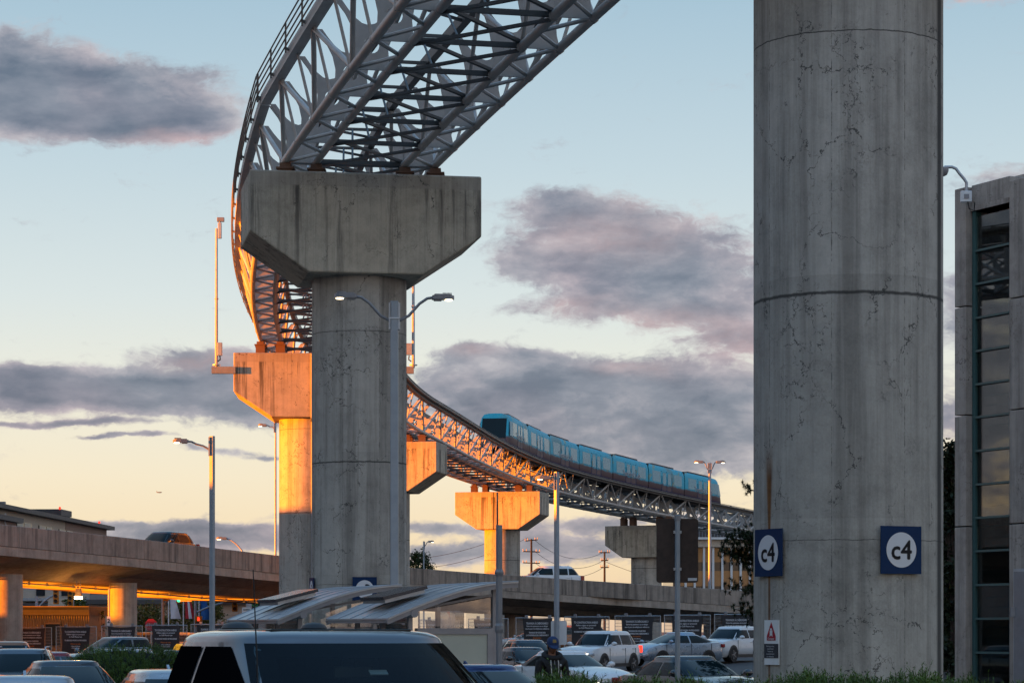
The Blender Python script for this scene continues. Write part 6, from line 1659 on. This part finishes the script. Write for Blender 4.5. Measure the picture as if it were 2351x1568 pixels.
# clothed body (legs, trunk, bent arms) in one surface
J = [(0, 0, .95, (.15, .12)), (.0, 0, 1.12, (.165, .125)), (.0, 0, 1.30, (.185, .13)), (-.01, 0, 1.44, (.15, .11)), (-.02, 0, 1.50, (.085, .08)),
     (0, .09, .90, (.095, .09)), (.02, .10, .50, .062), (0, .10, .10, .05), (.06, .10, .04, .045), (.17, .11, .03, .035),
     (0, -.09, .90, (.095, .09)), (.03, -.10, .50, .062), (.02, -.10, .10, .05), (.08, -.10, .04, .045), (.19, -.11, .03, .035),
     (-.01, .185, 1.43, .075), (-.02, .235, 1.18, .058), (.18, .15, 1.05, .045), (.24, .11, 1.05, .037),
     (-.01, -.185, 1.43, .075), (-.02, -.235, 1.18, .058), (.18, -.15, 1.05, .045), (.24, -.11, 1.05, .037)]
B = [(0, 1), (1, 2), (2, 3), (3, 4), (0, 5), (5, 6), (6, 7), (7, 8), (8, 9), (0, 10), (10, 11), (11, 12), (12, 13), (13, 14), (3, 15), (15, 16), (16, 17), (17, 18), (3, 19), (19, 20), (20, 21), (21, 22)]
body = skin_mesh('body', J, B, M['hoodie'], man)
# head and neck in skin, turned down
hd = Matrix.Translation(V(.015, 0, 1.655)) @ Matrix.Rotation(.27, 4, 'Y')
rows = []
for i in range(15):
    th = PI * i / 14; row = []
    for k in range(24):
        a = 2 * PI * k / 24
        x, y, z = .098 * math.sin(th) * math.cos(a), .077 * math.sin(th) * math.sin(a), .122 * math.cos(th)
        f = max(0, math.cos(a)) * math.sin(th)
        if z < 0: y *= 1 + .35 * z / .122 * .6; x += .012 * f * (-z / .122)            # jaw
        x += .026 * math.exp(-((y / .016) ** 2) - (((z + .018) / .028) ** 2)) * f        # nose
        x -= .010 * math.exp(-(((abs(y) - .032) / .016) ** 2) - (((z - .012) / .014) ** 2)) * f   # eye sockets
        x += .006 * math.exp(-((y / .026) ** 2) - (((z + .062) / .010) ** 2)) * f        # lips
        x += .008 * math.exp(-((y / .024) ** 2) - (((z + .102) / .016) ** 2)) * f        # chin
        row.append(hd @ V(x, y, z))
    rows.append(row)
mb = MB().grid(rows, wrap=True, flip=True); mb.tube(V(-.03, 0, 1.47), hd @ V(-.02, 0, -.07), .062, .055, 14)
for s_ in (-1, 1): mb.ell(hd @ V(-.005, s_ * .079, -.005), (.022, .009, .032), 8, 6)
mb.build('head', M['skin'], man, smooth=70)
ey = MB()
for s_ in (-1, 1): ey.ell(hd @ V(.084, s_ * .032, .010), (.008, .013, .007), 8, 5)
ey.build('eyes', M['hair'], man)
hr = MB()
rows = [[hd @ V(.101 * math.sin(PI * i / 14) * math.cos(a) - .006, .081 * math.sin(PI * i / 14) * math.sin(a), .125 * math.cos(PI * i / 14)) for a in [R_(62 + 236 * k / 18) for k in range(19)]] for i in range(3, 10)]
hr.grid(rows).build('hair', M['hair'], man, smooth=70)
br_ = MB().grid([[hd @ V(.1005 * math.sin(th) * math.cos(a) + .004, .079 * math.sin(th) * math.sin(a) * .86, .124 * math.cos(th)) for a in [R_(-62 + 124 * k / 10) for k in range(11)]] for th in [PI * j / 14 for j in (11.0, 11.5, 12.0, 12.5)]]).build('beard', M['hair'], man, smooth=70)
cp = MB()
cm = hd @ Matrix.Translation(V(-.004, 0, .035))
rows = [[cm @ V(.112 * math.cos(e) * math.cos(a), .094 * math.cos(e) * math.sin(a), .118 * math.sin(e) ** .85 if e > 0 else 0) for a in [2 * PI * k / 24 for k in range(24)]] for e in [PI / 2 * j / 7 for j in range(8)]]
cp.grid(rows, wrap=True)
brim = [[cm @ V(.10 * math.cos(a) + (.085 * f) * max(0, math.cos(a * 1.05)) + .004, (.092 - .004 * f) * math.sin(a), .004 - .028 * f * f + dz) for f in (0, .35, .7, 1)] for a in [R_(-68 + 136 * k / 12) for k in range(13)] for dz in (0,)]
cp.grid(brim); cp.grid([[p - Z * .006 for p in r_] for r_ in brim])
cap = cp.build('cap', M['cap_blue'], man, smooth=60)
MB().grid([[cm @ V(.1165 * math.cos(e) * math.cos(a), .098 * math.cos(e) * math.sin(a), .122 * math.sin(e) ** .85) for a in [R_(-22 + 40 * k / 4) for k in range(5)]] for e in [R_(18), R_(30), R_(44)]]).build('badge', M['gold'], cap, smooth=60)
# hood lying on the shoulders, zip, drawcords
hood = [V(-.115 * math.cos(a) * (1.0 if math.cos(a) > 0 else .75) + .005, .125 * math.sin(a), 1.50 + .035 * math.cos(a)) for a in [2 * PI * k / 18 for k in range(19)]]
MB().path(hood, [.045 + .018 * max(0, math.cos(2 * PI * k / 18)) for k in range(19)], 9, False).build('hood', M['hoodie'], man, smooth=70)
mb = MB()
for s_, z1 in ((-1, 1.20), (1, 1.16)): mb.path([V(.09, s_ * .055, 1.475), V(.132, s_ * .062, 1.40), V(.143, s_ * .058, 1.30), V(.145, s_ * .05, z1)], .0075, 6)
mb.build('drawcords', M['cord'], man)
MB().path([V(.118, 0, 1.44), V(.136, 0, 1.34), V(.136, 0, 1.15), V(.125, 0, .98)], .005, 5).build('zip', M['galv_dark'], man)
MB().ell((.122, .095, 1.36), (.012, .022, .022), 8, 5).build('chest_badge', M['galv'], man)
# hands closed round a phone at the waist
for s_ in (-1, 1):
    w = V(.245, s_ * .105, 1.05)
    J2 = [(w.x, w.y, w.z, .026), (w.x + .05, w.y - s_ * .03, w.z + .005, (.026, .016)), (w.x + .085, w.y - s_ * .045, w.z + .008, (.030, .013))]
    B2 = [(0, 1), (1, 2)]
    for q, (oz, ln) in enumerate(((.026, .9), (.010, 1.0), (-.008, .95), (-.024, .75))):
        b0 = len(J2); kx, ky = w.x + .10, w.y - s_ * .050
        J2 += [(kx, ky, w.z + oz, .0092), (kx + .026 * ln, ky - s_ * .020, w.z + oz, .0085), (kx + .018 * ln, ky - s_ * .044 * ln, w.z + oz + .002, .0075)]
        B2 += [(2, b0), (b0, b0 + 1), (b0 + 1, b0 + 2)]
    b0 = len(J2); J2 += [(w.x + .055, w.y - s_ * .035, w.z + .034, .011), (w.x + .085, w.y - s_ * .058, w.z + .045, .0095), (w.x + .10, w.y - s_ * .078, w.z + .044, .008)]
    B2 += [(1, b0), (b0, b0 + 1), (b0 + 1, b0 + 2)]
    skin_mesh('hand', J2, B2, M['skin'], man, 1)

# ================================================================ far airliner
ap = P(366, 1130, 7000)
plane = thing('airliner', 'tiny dark airliner far off in the evening sky above the overpass', 'airplane', ap, R_(160))
MB().lathe([(.2, -8), (1.0, -6.5), (1.3, -4), (1.3, 4), (.9, 6.5), (.2, 9)], 14, (0, 0, 0), 'X').build('fuselage', M['bld_dark'], plane, smooth=50)
for s_ in (-1, 1):
    MB().add([V(-1.5, s_ * 1, -.4), V(2, s_ * 1, -.4), V(4, s_ * 8, .3), V(3, s_ * 8, .3), V(-1.5, s_ * 1, -.7), V(2, s_ * 1, -.7), V(4, s_ * 8, .2), V(3, s_ * 8, .2)], [(0, 1, 2, 3), (7, 6, 5, 4), (0, 4, 5, 1), (1, 5, 6, 2), (2, 6, 7, 3), (3, 7, 4, 0)]).build('wing', M['bld_dark'], plane)
    MB().lathe([(.5, -1.5), (.6, 0), (.4, 1.5)], 10, (.2, s_ * 3, -1.1), 'X').build('engine', M['bld_dark'], plane)
MB().prism([(6, .8), (8.6, .8), (9, 4), (8, 4)], lambda u, v, w: V(u, w, v), -.15, .15).build('tail_fin', M['bld_dark'], plane)
